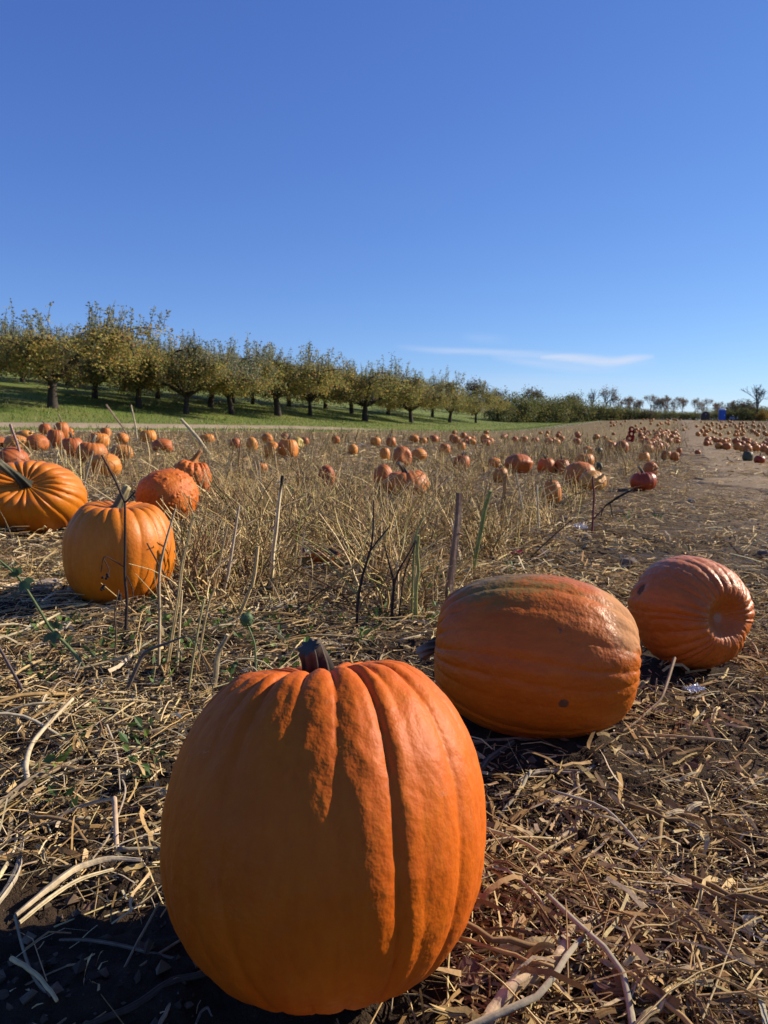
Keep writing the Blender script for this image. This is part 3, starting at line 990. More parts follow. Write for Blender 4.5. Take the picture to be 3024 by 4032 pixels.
field = [
    # box, proto, yaw, material, label, group
    ((-9, 29.4, 446.8, 474), 'tilt', 200, P_, 'broad ribbed orange pumpkin just behind the one with the black-green stem', GL),
    ((3, 29.5, 436, 452), 'lie', 320, M['pumpkin_gold'], 'yellow-orange pumpkin resting behind the broad ribbed one', GL),
    ((-12, 8, 438, 451), 'lie2', 40, P_, L1, GL),
    ((14, 32.5, 430, 441), 'squash', 350, M['pumpkin_gold'], 'golden squash-shaped gourd with a pale orange neck', GL),
    ((24.5, 49.6, 434, 452), 'lie', 150, P_, L1, GL),
    ((46.5, 65, 429, 449), 'up2', 40, P_, 'upright orange pumpkin with cream stem in front of the long-stemmed one', GL),
    ((54, 69.5, 422, 440), 'tall', 10, P_, 'orange pumpkin with a very long upright pale stem', GL),
    ((38.5, 51.4, 423.5, 435), 'up', 170, P_, 'orange pumpkin with curved black stem beside the long-stemmed one', GL),
    ((60, 84.5, 437.6, 458), 'up', 120, P_, L1, GL),
    ((76, 108, 442, 464), 'flat', 60, P_, 'wide orange pumpkin with deep ribs and curled tan stem', GL),
    ((87.5, 110, 432.7, 448), 'up2', 60, P_, L1, GL),
    ((100, 111.4, 427.5, 438), 'up', 20, P_, 'small pumpkin with long curled black stem', GL),
    ((88, 122, 453, 479), 'lie2', 230, P_, 'dull orange pumpkin with smooth rounded end among grey stalks', GL),
    ((110, 133.5, 447, 461), 'lie', 30, M['pumpkin_gold'], 'golden pumpkin behind the grey stalks', GL),
    ((115, 129, 432.7, 444.5), 'tilt', 60, P_, L1, GL),
    ((139.6, 156.7, 430, 443), 'up', 90, P_, L1, GL),
    ((152, 173, 440, 454), 'lie', 20, P_, L1, GL),
    ((137, 143, 428, 433.5), 'flat', 20, M['pumpkin_yellow'], 'tiny yellow pumpkin at the edge of the field', GL),
    ((66, 74, 428, 437), 'lie', 0, P_, L1, GL),
    ((199, 215, 434, 444), 'up', 170, P_, L2, GM),
    ((230, 241, 438, 449), 'lie', 80, P_, L2, GM),
    ((246, 258, 437, 452), 'tilt', 30, P_, L2, GM),
    ((261, 273, 433, 444), 'wart', 30, P_, L2, GM),
    ((263.5, 280, 441, 460), 'lie', 330, P_, L2, GM),
    ((277, 298.5, 439, 460), 'up', 30, P_, 'round orange pumpkin beside the yellow-green one', GM),
    ((291, 304, 437, 450.5), 'lie2', 140, M['pumpkin_yellow'], 'yellow-green unripe pumpkin among orange ones', GM),
    ((300, 309, 437, 446), 'up2', 0, P_, L2, GM),
    ((281, 288, 433, 439), 'flat', 0, P_, L2, GM),
    ((331, 340, 436, 444), 'up', 160, P_, L2, GM),
    ((348, 358, 444, 455), 'tilt', 40, P_, L2, GM),
    ((370, 380.5, 437, 446), 'lie', 10, P_, L2, GM),
    ((318, 335, 464, 488), 'lie2', 80, P_, 'pumpkin showing as an orange sliver through tall stubble', GM),
    ((255, 268, 463, 474), 'flat', 80, P_, L2, GM),
    ((379.5, 390, 446.6, 461), 'up2', 80, P_, L2, GM),
    ((391.7, 412, 446, 469), 'lie2', 120, P_, L2, GM),
    ((372.7, 394, 462.5, 492), 'lie', 140, P_, L2, GM),
    ((384, 429, 470, 500), 'flat', 200, P_, 'wide pumpkin behind straw with tall curved black stem', GM),
    ((411, 427, 448.4, 461.5), 'lie2', 30, P_, 'plain orange pumpkin on a bare patch of soil', GM),
    ((439, 450.5, 443.5, 454.5), 'up2', 30, P_, L2, GM),
    ((457, 465.5, 442, 450.5), 'up', 30, P_, L2, GM),
    ((462, 469.5, 439, 446), 'tilt', 0, P_, L2, GM),
    ((453.5, 470, 455, 471), 'up', 30, P_, L2, GM),
    ((463, 472, 451.5, 457), 'flat', 30, M['pumpkin_green'], 'dark green pumpkin low in the stubble', GM),
    ((487, 501, 457.6, 468), 'lie', 330, P_, L2, GM),
    ((504, 533.5, 455, 475), 'wart', 100, P_, 'large rounded warty pumpkin above the stubble', GM),
    ((493, 508.5, 467.5, 484), 'up2', 200, M['pumpkin_gold'], 'cream-sided pumpkin hidden by straw', GM),
    ((537, 555, 458, 475), 'up', 200, P_, L2, GM),
    ((370, 381, 437, 446), 'up', 0, P_, L2, GM),
    ((386, 396, 437, 447), 'up', 100, P_, L2, GM),
    ((409, 419, 436, 442.5), 'lie', 0, P_, L2, GM),
    ((541.8, 561.6, 480, 504.5), 'up2', 120, P_, 'orange pumpkin upright in straw left of the white litter', GM),
    ((554, 570, 459.4, 475), 'up', 90, P_, L2, GM),
    ((563.7, 597, 461.5, 488), 'tilt', 90, P_, 'large orange pumpkin at the back of a close heap of pumpkins', GR),
    ((578.6, 607, 470, 493), 'wart', 300, M['pumpkin_gold'], 'warty golden pumpkin in front of the heap', GR),
    ((575, 594.5, 453.7, 467), 'up', 50, P_, 'orange pumpkin with dark stem on top of the heap', GR),
    ((582, 593, 446, 455), 'lie', 30, P_, L2, GM),
    ((594, 603, 446, 456.5), 'up', 160, M['pumpkin_green'], 'dark green pumpkin with upright stem behind the heap', GR),
    ((594, 603, 462, 470.5), 'lie2', 160, M['pumpkin_green'], 'blackish green pumpkin lying right of the heap', GR),
    ((630, 657, 472, 491.3), 'flat', 160, M['pumpkin_red'], 'squat deep red-orange pumpkin with thick black stem on bare litter', GR),
    ((642.5, 658, 461.5, 478), 'lie', 300, P_, 'pale-sided pumpkin just behind the squat red one', GR),
    ((638, 650, 452, 464), 'up2', 200, P_, 'orange pumpkin at the stubble edge by the path', GR),
    ((670, 679.5, 451.6, 461.5), 'lie', 330, P_, 'orange pumpkin at the path edge lit on one side', GR),
    ((661, 671, 450.5, 460), 'up', 20, P_, 'orange pumpkin at the stubble edge by the path', GR),
    ((676, 682, 448, 454), 'up', 20, P_, 'orange pumpkin at the stubble edge by the path', GR),
    ((694.5, 701, 450, 455), 'flat', 20, P_, 'single pumpkin alone on the bare path', GR),
    ((742, 753.5, 451, 462), 'up2', 20, M['pumpkin_green'], 'grey-green pumpkin at the edge of the crowded rows', GR),
    ((753.5, 765.5, 455.5, 464), 'flat', 30, M['pumpkin_red'], 'dark red-orange pumpkin beside the grey-green one', GR),
]
for (box, pr, yaw, mt, lb, gp) in field:
    place(PR[pr], box, radians(yaw), mt, lb, gp, stem=(pr not in ('lie2',)))

# --- the crowded far rows
R3 = (22, 12)
TINY = [make_proto(201 + i, radians(l), R3, None, hw=h, ribs=12, depth=.08, dtop=.14) for i, (l, h) in enumerate(((5, .85), (20, .95), (70, 1.0), (90, .85)))]


def far_spot(px, py):
    return ground_hit(px, py)


def scatter_far(n, xr, yr, label, group, smin=.105, smax=.165, accept=None, seed=0, mind=.9, tries=4000):
    rs = random.Random(seed)
    done = []
    k = 0
    while len(done) < n and k < tries:
        k += 1
        px, py = rs.uniform(*xr), rs.uniform(*yr)
        if 619 < px < 640 and 435 < py < 453:      # keep the painted board clear
            continue
        if accept and not accept(px, py):
            continue
        p = far_spot(px, py)
        s = rs.uniform(smin, smax)
        if any(math.hypot(p[0] - q[0], p[1] - q[1]) < (s + q[2]) * mind for q in done):
            continue
        done.append((p[0], p[1], s))
    return done


rsf = random.Random(5)


def add_far(spots, label, group):
    for (x, y, s) in spots:
        pr = TINY[rsf.choice((0, 0, 1, 2, 3))]
        mt = PF
        base = (x, y, float(terrain(x, y)) - .02 * s)
        put_pumpkin(pr, base, rsf.uniform(0, 6.28), s, s * rsf.uniform(.85, 1.1), mt, label if mt is PF else 'small dark green pumpkin in the ' + group, group, stem=False)


def acc_right(px, py):      # dense band right of the path
    lo = 440 + (px - 712) * .02
    hi = 448.5 + (px - 712) * .16
    left = 704 + (446 - py) * .2
    return px > left and lo < py < hi


add_far(scatter_far(92, (704, 800), (436, 463), '', '', accept=acc_right, seed=1, mind=.85), 'small orange pumpkin in the crowded rows right of the dirt path', 'crowded pumpkin rows right of the path')
add_far(scatter_far(70, (634, 682), (431, 444), '', '', seed=2, smin=.12, smax=.17, accept=lambda x, y: x > 634 + (y - 431) * .5 and y > 431 + (x - 634) * .03 and x < 678), 'small orange pumpkin in the far rows left of the dirt path', 'pumpkin rows between sign and path')
add_far(scatter_far(22, (606, 668), (443, 455), '', '', seed=6, smin=.13, smax=.19), 'orange pumpkin in the weeds in front of the red sign', 'pumpkins in front of the red sign')
add_far(scatter_far(40, (420, 640), (434, 446), '', '', seed=3, smin=.12, smax=.18), 'small orange pumpkin peeping out of far stubble before the grass bank', 'far pumpkins in the stubble')


def stuff_pumpkins():
    mb = MB()
    sp = scatter_far(95, (694, 810), (422.5, 437), '', '', seed=8, smin=.13, smax=.18)
    sp += scatter_far(34, (604, 684), (420, 431), '', '', seed=9, smin=.13, smax=.18)
    for (x, y, s) in sp:
        pr = TINY[rsf.choice((0, 1, 2))]
        V = rot_z(pr['V'], rsf.uniform(0, 6.28)) * s + np.array([x, y, float(terrain(x, y))])
        mb.add(V, pr['Q'], pr['T'])
    o = link('distant_pumpkins', mb.mesh('distant_pumpkins', PF))
    tag(o, 'hundreds of tiny distant pumpkins dotting the rise before the trees', 'pumpkins', kind='stuff')


stuff_pumpkins()

# --- broken rotten pumpkin shell lying in the straw
def rotten_shell():
    V, Q, T = pumpkin_body(80, 36, 311, hw=.8, ribs=15, depth=.08, lump=.05)
    V = rot_y(V, radians(80))
    rs = np.random.default_rng(3)
    lim = -.18 + .16 * np.sin(np.arctan2(V[:, 1], V[:, 0]) * 3 + 1) + .06 * np.sin(np.arctan2(V[:, 1], V[:, 0]) * 11)
    dz = np.where(V[:, 2] > lim, 1, 0)
    inner = V * .86
    W = V.copy()
    W[dz == 1] = np.stack([inner[dz == 1, 0] * .92, inner[dz == 1, 1] * .92, lim[dz == 1] - (V[dz == 1, 2] - lim[dz == 1]) * .45], 1)
    W[:, 2] -= W[:, 2].min()
    col = np.where(dz[:, None] == 1, np.array([[.02, .014, .012]]), np.array([[.36, .10, .015]]))
    base, s, sz = fit_box(W, radians(20), (301, 341, 547, 566), asp=(.3, 1.4))
    PLOG.append(('rotten', round(base[1], 2), round(2 * s, 3), round(sz / s, 2)))
    root = empty('rotten_pumpkin', base, radians(20), (s, s, sz))
    mt = mat_attr('rotten_rind', .5, .5, .5, 6)
    link('shell', mesh_from('rotten_shell', W, [Q, T], col, mt), root)
    tag(root, 'collapsed rotten pumpkin shell, black inside, lying in flattened straw', 'pumpkin')


rotten_shell()

# ------------------------------------------------------------------ orchard and far trees
def leaf_quads(P, D, size, rs, width=.55, fold=.25):
    """diamond leaves at P (n,3) pointing along D (n,3); returns V, Q"""
    n = len(P)
    D = D / (np.linalg.norm(D, axis=1)[:, None] + 1e-9)
    R = rs.normal(size=(n, 3))
    S = np.cross(D, R); S /= np.linalg.norm(S, axis=1)[:, None] + 1e-9
    N = np.cross(D, S)
    L = size[:, None]
    a = P; c = P + D * L
    m = P + D * L * .45
    b = m + S * L * width * .5 + N * L * fold * .3
    d = m - S * L * width * .5 + N * L * fold * .3
    V = np.stack([a, b, c, d], 1).reshape(-1, 3)
    Q = (np.arange(n) * 4)[:, None] + np.arange(4)[None]
    return V, Q


def pal(rs, n, cols, w, jit=.18):
    cols = np.asarray(cols); i = rs.choice(len(cols), n, p=np.asarray(w) / np.sum(w))
    return cols[i] * rs.uniform(1 - jit, 1 + jit, (n, 1)) * rs.uniform(.94, 1.06, (n, 3))


BARK = (.060, .050, .042)


def apple_tree(seed):
    """old orchard tree about 5 m tall: stout trunk, arching limbs, upright shoots and hanging leafy twigs"""
    rs = np.random.default_rng(seed)
    wood = MB(); LP, LD, LS, LC = [], [], [], []

    def leaves(path, per_m, size, cols, w, spread=.10, up=.2):
        seg = np.linalg.norm(np.diff(path, axis=0), axis=1).sum()
        n = max(3, int(seg * per_m))
        t = rs.uniform(.06, 1, n) * (len(path) - 1)
        i = np.minimum(t.astype(int), len(path) - 2); f = (t - i)[:, None]
        p = path[i] * (1 - f) + path[i + 1] * f + rs.normal(size=(n, 3)) * spread
        d = rs.normal(size=(n, 3)) * .8 + np.array([0, 0, up])
        LP.append(p); LD.append(d); LS.append(rs.uniform(.75, 1.25, n) * size); LC.append(pal(rs, n, cols, w))

    sprC = [(.24, .26, .15), (.32, .33, .21), (.17, .20, .11), (.38, .32, .16)]
    lowC = [(.29, .275, .075), (.40, .32, .08), (.48, .31, .08), (.20, .215, .07), (.34, .20, .09), (.58, .41, .09)]
    hue = rs.uniform(.5, 1.5)
    lowW = [3.4, 1.9 * hue, 1.1 * hue, 3.6 / hue, 1.1, .5 * hue]
    lean = rs.uniform(-.15, .15, 2)
    tr = np.array([[0, 0, -.15], [lean[0] * .3, lean[1] * .3, .6], [lean[0], lean[1], 1.25]])
    pth = smooth_path(tr, 8)
    wood.tube(pth, np.linspace(.155, .115, 8) * (1 + .25 * np.exp(-np.linspace(0, 6, 8))), 9, BARK, ridge=.12, seed=seed)
    fork = tr[-1]
    nl = rs.integers(6, 9)
    for k in range(nl):
        az = (k + rs.uniform(-.25, .25)) / nl * 2 * pi
        reach = rs.uniform(1.7, 4.0); hgt = rs.uniform(2.2, 3.6)
        dx, dy = cos(az), sin(az)
        pts = np.array([fork + [0, 0, -.1], fork + [dx * reach * .28, dy * reach * .28, (hgt - 1.25) * .6],
                        fork + [dx * reach * .6 - dy * .2, dy * reach * .6 + dx * .2, (hgt - 1.25) * 1.0],
                        fork + [dx * reach * .88, dy * reach * .88, (hgt - 1.25) * .85], fork + [dx * reach, dy * reach, (hgt - 1.25) * .45]])
        pts[1:] += rs.normal(size=(4, 3)) * .14
        lp = smooth_path(pts, 14)
        wood.tube(lp, np.linspace(.105, .022, 14), 6, BARK, ridge=.15, seed=seed + k)
        sub = [lp]
        for q in range(5):
            i0 = rs.integers(4, 12)
            a2 = az + rs.choice((-1, 1)) * rs.uniform(.5, 1.2)
            l2 = rs.uniform(.7, 1.5)
            e = lp[i0] + np.array([cos(a2) * l2, sin(a2) * l2, rs.uniform(-.35, .35)])
            mid = (lp[i0] + e) / 2 + [0, 0, rs.uniform(.05, .3)]
            sp = smooth_path([lp[i0], mid, e], 7)
            wood.tube(sp, np.linspace(.04, .012, 7), 5, BARK, seed=q)
            sub.append(sp)
        for sp in sub:
            nn = 11 if sp is lp else 4
            for q in range(nn):          # upright shoots
                if rs.random() < .25: continue
                i0 = rs.integers(len(sp) // 3, len(sp))
                p0 = sp[i0]
                rr = np.hypot(p0[0], p0[1])
                l2 = rs.uniform(.6, 2.1) * (1.15 - .17 * rr)
                if l2 < .25: continue
                e = p0 + np.array([rs.normal() * .12 + p0[0] * .06, rs.normal() * .12 + p0[1] * .06, l2])
                s2 = smooth_path([p0, (p0 + e) / 2 + rs.normal(size=3) * .05, e], 5)
                wood.tube(s2, np.linspace(.013, .005, 5), 3, (.07, .055, .045), cap=False)
                leaves(s2, 24, .105, sprC, [3, 2.4, 2.4, .8], .05, .9)
            for q in range(nn + 6):      # hanging twigs
                i0 = rs.integers(len(sp) // 4, len(sp))
                p0 = sp[i0]
                a2 = rs.uniform(0, 6.28); l2 = rs.uniform(.35, .9)
                drop = rs.uniform(.2, 1.25) * min(1.0, max(.2, (p0[2] - .9) / 1.6))
                e = p0 + np.array([cos(a2) * l2, sin(a2) * l2, -drop])
                s2 = smooth_path([p0, p0 * .5 + e * .5 + [cos(a2) * .15, sin(a2) * .15, drop * .22], e], 5)
                wood.tube(s2, np.linspace(.012, .004, 5), 3, BARK, cap=False)
                leaves(s2, 36, .115, lowC, lowW, .13, -.3)
    P, D, S, C = np.vstack(LP), np.vstack(LD), np.concatenate(LS), np.vstack(LC)
    V, Q = leaf_quads(P, D, S, rs, .62)
    crown = mesh_from('apple_crown', V, Q, np.repeat(C, 4, 0), M['leaf'], False)
    return wood.mesh('apple_trunk', M['bark']), crown, V[:, 2].max()


def shrub(seed, h=3.0, r=2.2, n=3800, cols=None, w=None, leaf=.15):
    rs = np.random.default_rng(seed)
    wood = MB(); P, D = [], []
    nb = 13
    for k in range(nb):
        az = rs.uniform(0, 6.28); rr = rs.uniform(.2, 1) * r * .75; hh = h * rs.uniform(.45, .95) * (1 - .3 * rr / r)
        c = np.array([cos(az) * rr, sin(az) * rr, hh])
        wood.tube(smooth_path([[c[0] * .15, c[1] * .15, -.1], [c[0] * .6, c[1] * .6, hh * .5], c], 6), np.linspace(.06, .015, 6), 5, BARK, seed=k)
        m = n // nb
        q = rs.normal(size=(m, 3)); q /= np.linalg.norm(q, axis=1)[:, None]
        q *= (rs.uniform(0, 1, (m, 1)) ** .45) * np.array([r * .5, r * .5, h * .33]) * rs.uniform(.7, 1.15)
        q += c
        P.append(q); D.append(q - c + rs.normal(size=(m, 3)) * .4)
    m = n // 3
    q = np.stack([rs.normal(size=m) * r * .5, rs.normal(size=m) * r * .5, rs.uniform(.02, .5, m) * h], 1)
    P.append(q); D.append(rs.normal(size=(m, 3)))
    P, D = np.vstack(P), np.vstack(D)
    P[:, 2] = np.abs(P[:, 2])
    C = pal(rs, len(P), cols, w)
    V, Q = leaf_quads(P, D, rs.uniform(.7, 1.3, len(P)) * leaf, rs, .7)
    return wood.mesh('shrub_stem', M['bark']), mesh_from('shrub_crown', V, Q, np.repeat(C, 4, 0), M['leaf'], False), P[:, 2].max()


def bare_tree(seed, h=9.0, spread=.55, leafy=0, cols=None, w=None, depth=5, clear=.25, leaf=.2, wcol=(.10, .088, .08)):
    """recursive branching; leafy leaves scattered at the twig ends"""
    rs = np.random.default_rng(seed)
    wood = MB(); tips = []

    def grow(p, d, l, r, k):
        e = p + d * l
        mid = (p + e) / 2 + rs.normal(size=3) * l * .06
        wood.tube(smooth_path([p, mid, e], 4 if k > 1 else 6), np.linspace(r, r * .62, 4 if k > 1 else 6), 7 if k == 0 else (4 if k < 3 else 3), wcol, cap=False)
        if k >= depth:
            tips.append((e, d)); return
        for q in range(3 if k else 4):
            nd = d + rs.normal(size=3) * spread * (1.0 if k else .8)
            nd[2] += .22
            nd /= np.linalg.norm(nd)
            grow(e if q else p + d * l * .85, nd, l * rs.uniform(.58, .82), r * .6, k + 1)

    l0 = h * clear
    grow(np.array([0, 0, -.2]), np.array([rs.normal() * .06, rs.normal() * .06, 1.0]), l0 + .2, h * .020 + .03, 0)
    top = max(t[0][2] for t in tips)
    crown = None
    if leafy:
        E = np.array([t[0] for t in tips]); Dd = np.array([t[1] for t in tips])
        i = rs.integers(0, len(E), leafy)
        P = E[i] + rs.normal(size=(leafy, 3)) * h * .035
        V, Q = leaf_quads(P, Dd[i] + rs.normal(size=(leafy, 3)) * .7, rs.uniform(.7, 1.3, leafy) * leaf, rs, .7)
        crown = mesh_from('tree_crown', V, Q, np.repeat(pal(rs, leafy, cols, w), 4, 0), M['leaf'], False)
    return wood.mesh('tree_trunk', M['twig']), crown, top


OLIVE = [(.12, .135, .04), (.17, .165, .05), (.08, .10, .035), (.22, .165, .055)]
RUST = [(.17, .11, .07), (.24, .13, .07), (.14, .12, .075), (.13, .10, .07)]
APPLE = [apple_tree(500 + i) for i in range(5)]
SHRUB = [shrub(600 + i, 3.0, 2.2, 4200, OLIVE, [3, 2, 3, 1]) for i in range(4)]
SHRUB_DK = [shrub(620, 3.0, 2.4, 4200, [(.045, .05, .022), (.07, .06, .03), (.09, .06, .035)], [3, 2, 2])]
SHRUB_YL = [shrub(630, 2.5, 1.8, 2500, [(.26, .17, .03), (.14, .13, .03), (.30, .15, .03)], [2, 2, 1])]
BARE = [bare_tree(700, 9, .42, 0), bare_tree(702, 9, .40, 500, RUST, [2, 2, 1, 1])]
ROUND = [bare_tree(705, 7, .60, 2600, [(.10, .085, .045), (.13, .10, .045), (.085, .08, .04)], [2, 2, 2], clear=.2, leaf=.17)]
THIN = [bare_tree(710 + i, 8, .50, 1500, RUST, [2, 1, 2, 2], depth=5, clear=.36, leaf=.28) for i in range(3)]


def put_tree(proto, x, y, height, label, name, group, rz=0.0, width=1.0, cat='tree'):
    wood, crown, top = proto
    s = height / top
    root = empty(name, (x, y, float(terrain(x, y)) - .02), rz, (s * width, s * width, s))
    link('trunk' if cat == 'tree' else 'stems', wood, root)
    if crown: link('crown' if cat == 'tree' else 'foliage', crown, root)
    return tag(root, label, cat, group)


def tree_px(proto, px, dist, top_py, label, name, group, rz=0.0, width=1.0, cat='tree', dz=0.0):
    """stand a tree at a bearing and distance, tall enough to reach top_py"""
    x = (px - 384.0) / FPX * dist; y = dist
    z = float(terrain(x, y))
    d = pix_dir(px, top_py)
    H = EYE + d[2] * (y / d[1]) - z
    return put_tree(proto, x, y, H, label, name, group, rz, width, cat)


GA = 'apple trees of the orchard rows on the grass bank'
LA = 'apple tree in the front orchard row, yellowing leaves and upright shoots above arched limbs'
LB = 'apple tree further back in the orchard, seen between the front row trees'
front = [(-44, 36, 303, LA), (56, 39, 292, 'tallest apple tree, straight dark trunk standing clear of the leaves, tall upright shoots'),
         (141, 47, 318, 'apple tree with slim short trunk between the tallest tree and the twin-trunked one'),
         (188, 47.5, 324, 'apple tree with stout dark double trunk and a bare arched limb'),
         (233, 53, 338, LA),
         (279, 59, 337, 'apple tree with bare arching grey limb above its leaves'), (311, 66, 350, LA),
         (365, 70, 352, 'broad apple tree with dense crest of upright shoots and squat trunk'),
         (411, 80, 364, LA), (449, 95, 377, LA), (475, 108, 386, 'last apple tree of the row with knobbly trunk standing apart')]
for i, (px, d, tp, lb) in enumerate(front):
    tree_px(APPLE[i % 5], px, d, tp, lb, 'apple_tree', GA, rz=i * 1.7, width=(1.3, 1.35, 1.15, 1.35, 1.2, 1.4, 1.1, 1.5, 1.3, 1.3, 1.1)[i])
back = [(-4, 50, 312), (28, 58, 322), (98, 50, 324), (160, 60, 334), (212, 58, 338), (254, 72, 348), (326, 84, 360), (388, 94, 366), (432, 108, 377), (72, 62, 324), (128, 64, 332), (186, 70, 344), (234, 68, 344), (290, 78, 354), (352, 82, 362), (410, 98, 370)]
for i, (px, d, tp) in enumerate(back):
    tree_px(APPLE[(i * 3 + 2) % 5], px, d, tp, LB, 'apple_tree', GA, rz=i * 2.3 + .4, width=1.2 + .1 * (i * 7 % 5))
# dark hedge at the top of the slope behind the orchard
for i, px in enumerate(np.arange(-60, 60, 26)):
    d = 95 + 8 * sin(i * 2.1)
    x = (px - 384) / FPX * d
    put_tree(SHRUB[i % 4], x, d, 3.2 + .5 * sin(i), 'dense olive bush in the hedge at the top of the orchard slope', 'hedge_bush', 'hedge behind the orchard', rz=i * 1.3, width=1.5, cat='bush')

# scrub and trees closing the field
GF = 'bushes along the far edge of the field'
LS_ = 'olive green bush in the scrub line at the far edge of the field'
for i, (px, d, tp, wd) in enumerate([(497, 128, 397, 1.1), (512, 132, 392, 1.1), (527, 138, 396, 1.15), (541, 140, 397, 1.15), (556, 142, 394, 1.2), (571, 146, 396, 1.2), (586, 148, 400, 1.3),
                                     (601, 150, 404, 2.0), (616, 152, 406, 2.2), (632, 152, 407, 2.2), (648, 154, 408.5, 2.2), (664, 154, 409.5, 2.2), (679, 155, 410.5, 2.2), (692, 156, 411, 2.2), (709, 152, 408, 1.1), (727, 150, 408, 1.2), (741, 150, 406, 1.3), (757, 150, 406, 1.3), (774, 150, 405, 1.4), (792, 150, 405, 1.4)]):
    tree_px(SHRUB[i % 4], px, d, tp, LS_, 'bush', GF, rz=i * 1.9, width=wd, cat='bush')
for i, (px, d, tp, wd) in enumerate([(645, 150, 409, 1.3), (736, 158, 399, 1.3), (748, 158, 400, 1.3), (722, 160, 403, 1.2)]):
    tree_px(SHRUB_DK[0], px, d, tp, 'dull brown leafless-looking thicket behind the blue toilet' if i else 'dark rounded bush in the scrub line left of the thin trees', 'bush', GF, rz=i * 2.2, width=wd, cat='bush')
tree_px(SHRUB_YL[0], 760, 146, 409, 'yellow-orange autumn bush beside the big leafless tree', 'bush', GF, width=1.0, cat='bush')
tree_px(ROUND[0], 471, 150, 380, 'round-headed thinly leaved tree rising behind the end of the orchard', 'round_tree', None, width=1.1)
tree_px(ROUND[0], 497, 155, 389, 'smaller grey round-headed tree beside the larger round-headed one', 'round_tree', None, rz=2.0, width=1.0)
tree_px(ROUND[0], 533, 165, 388, 'round bare-topped tree rising above the olive bushes', 'round_tree', None, rz=4.0, width=1.1)
tree_px(ROUND[0], 570, 170, 393, 'rusty-topped tree above the olive bushes, near the two bare trees', 'round_tree', None, rz=1.0, width=1.0)
tree_px(BARE[0], 590, 165, 388, 'pale grey leafless tree with fine upright twigs', 'bare_tree', None, rz=.5, width=.9)
tree_px(BARE[1], 602, 163, 387, 'tall dark-twigged tree with a few brown leaves next to the pale leafless one', 'bare_tree', None, rz=2.5, width=.95)
tree_px(BARE[0], 754, 150, 383, 'big leafless tree right of the blue toilet', 'bare_tree', None, rz=3.5, width=1.25)
GT = 'thin trees in a line against the sky'
for i, (px, d, tp, wd) in enumerate([(617, 165, 397, 1.1), (627, 166, 396.5, 1.2), (637, 166, 400, .9), (649, 166, 395.5, 1.1), (657, 167, 397, 1.0), (663, 168, 396, .9), (671, 166, 397.5, .9), (680, 168, 398, .9), (692, 166, 398.5, .9), (703, 167, 399, 1.0), (714, 168, 402, .9), (730, 168, 401, 1.0)]):
    tree_px(THIN[i % 3], px, d, tp, 'thin leaning tree with sparse brown crown on the skyline', 'thin_tree', GT, rz=i * 2.6, width=wd * .8)

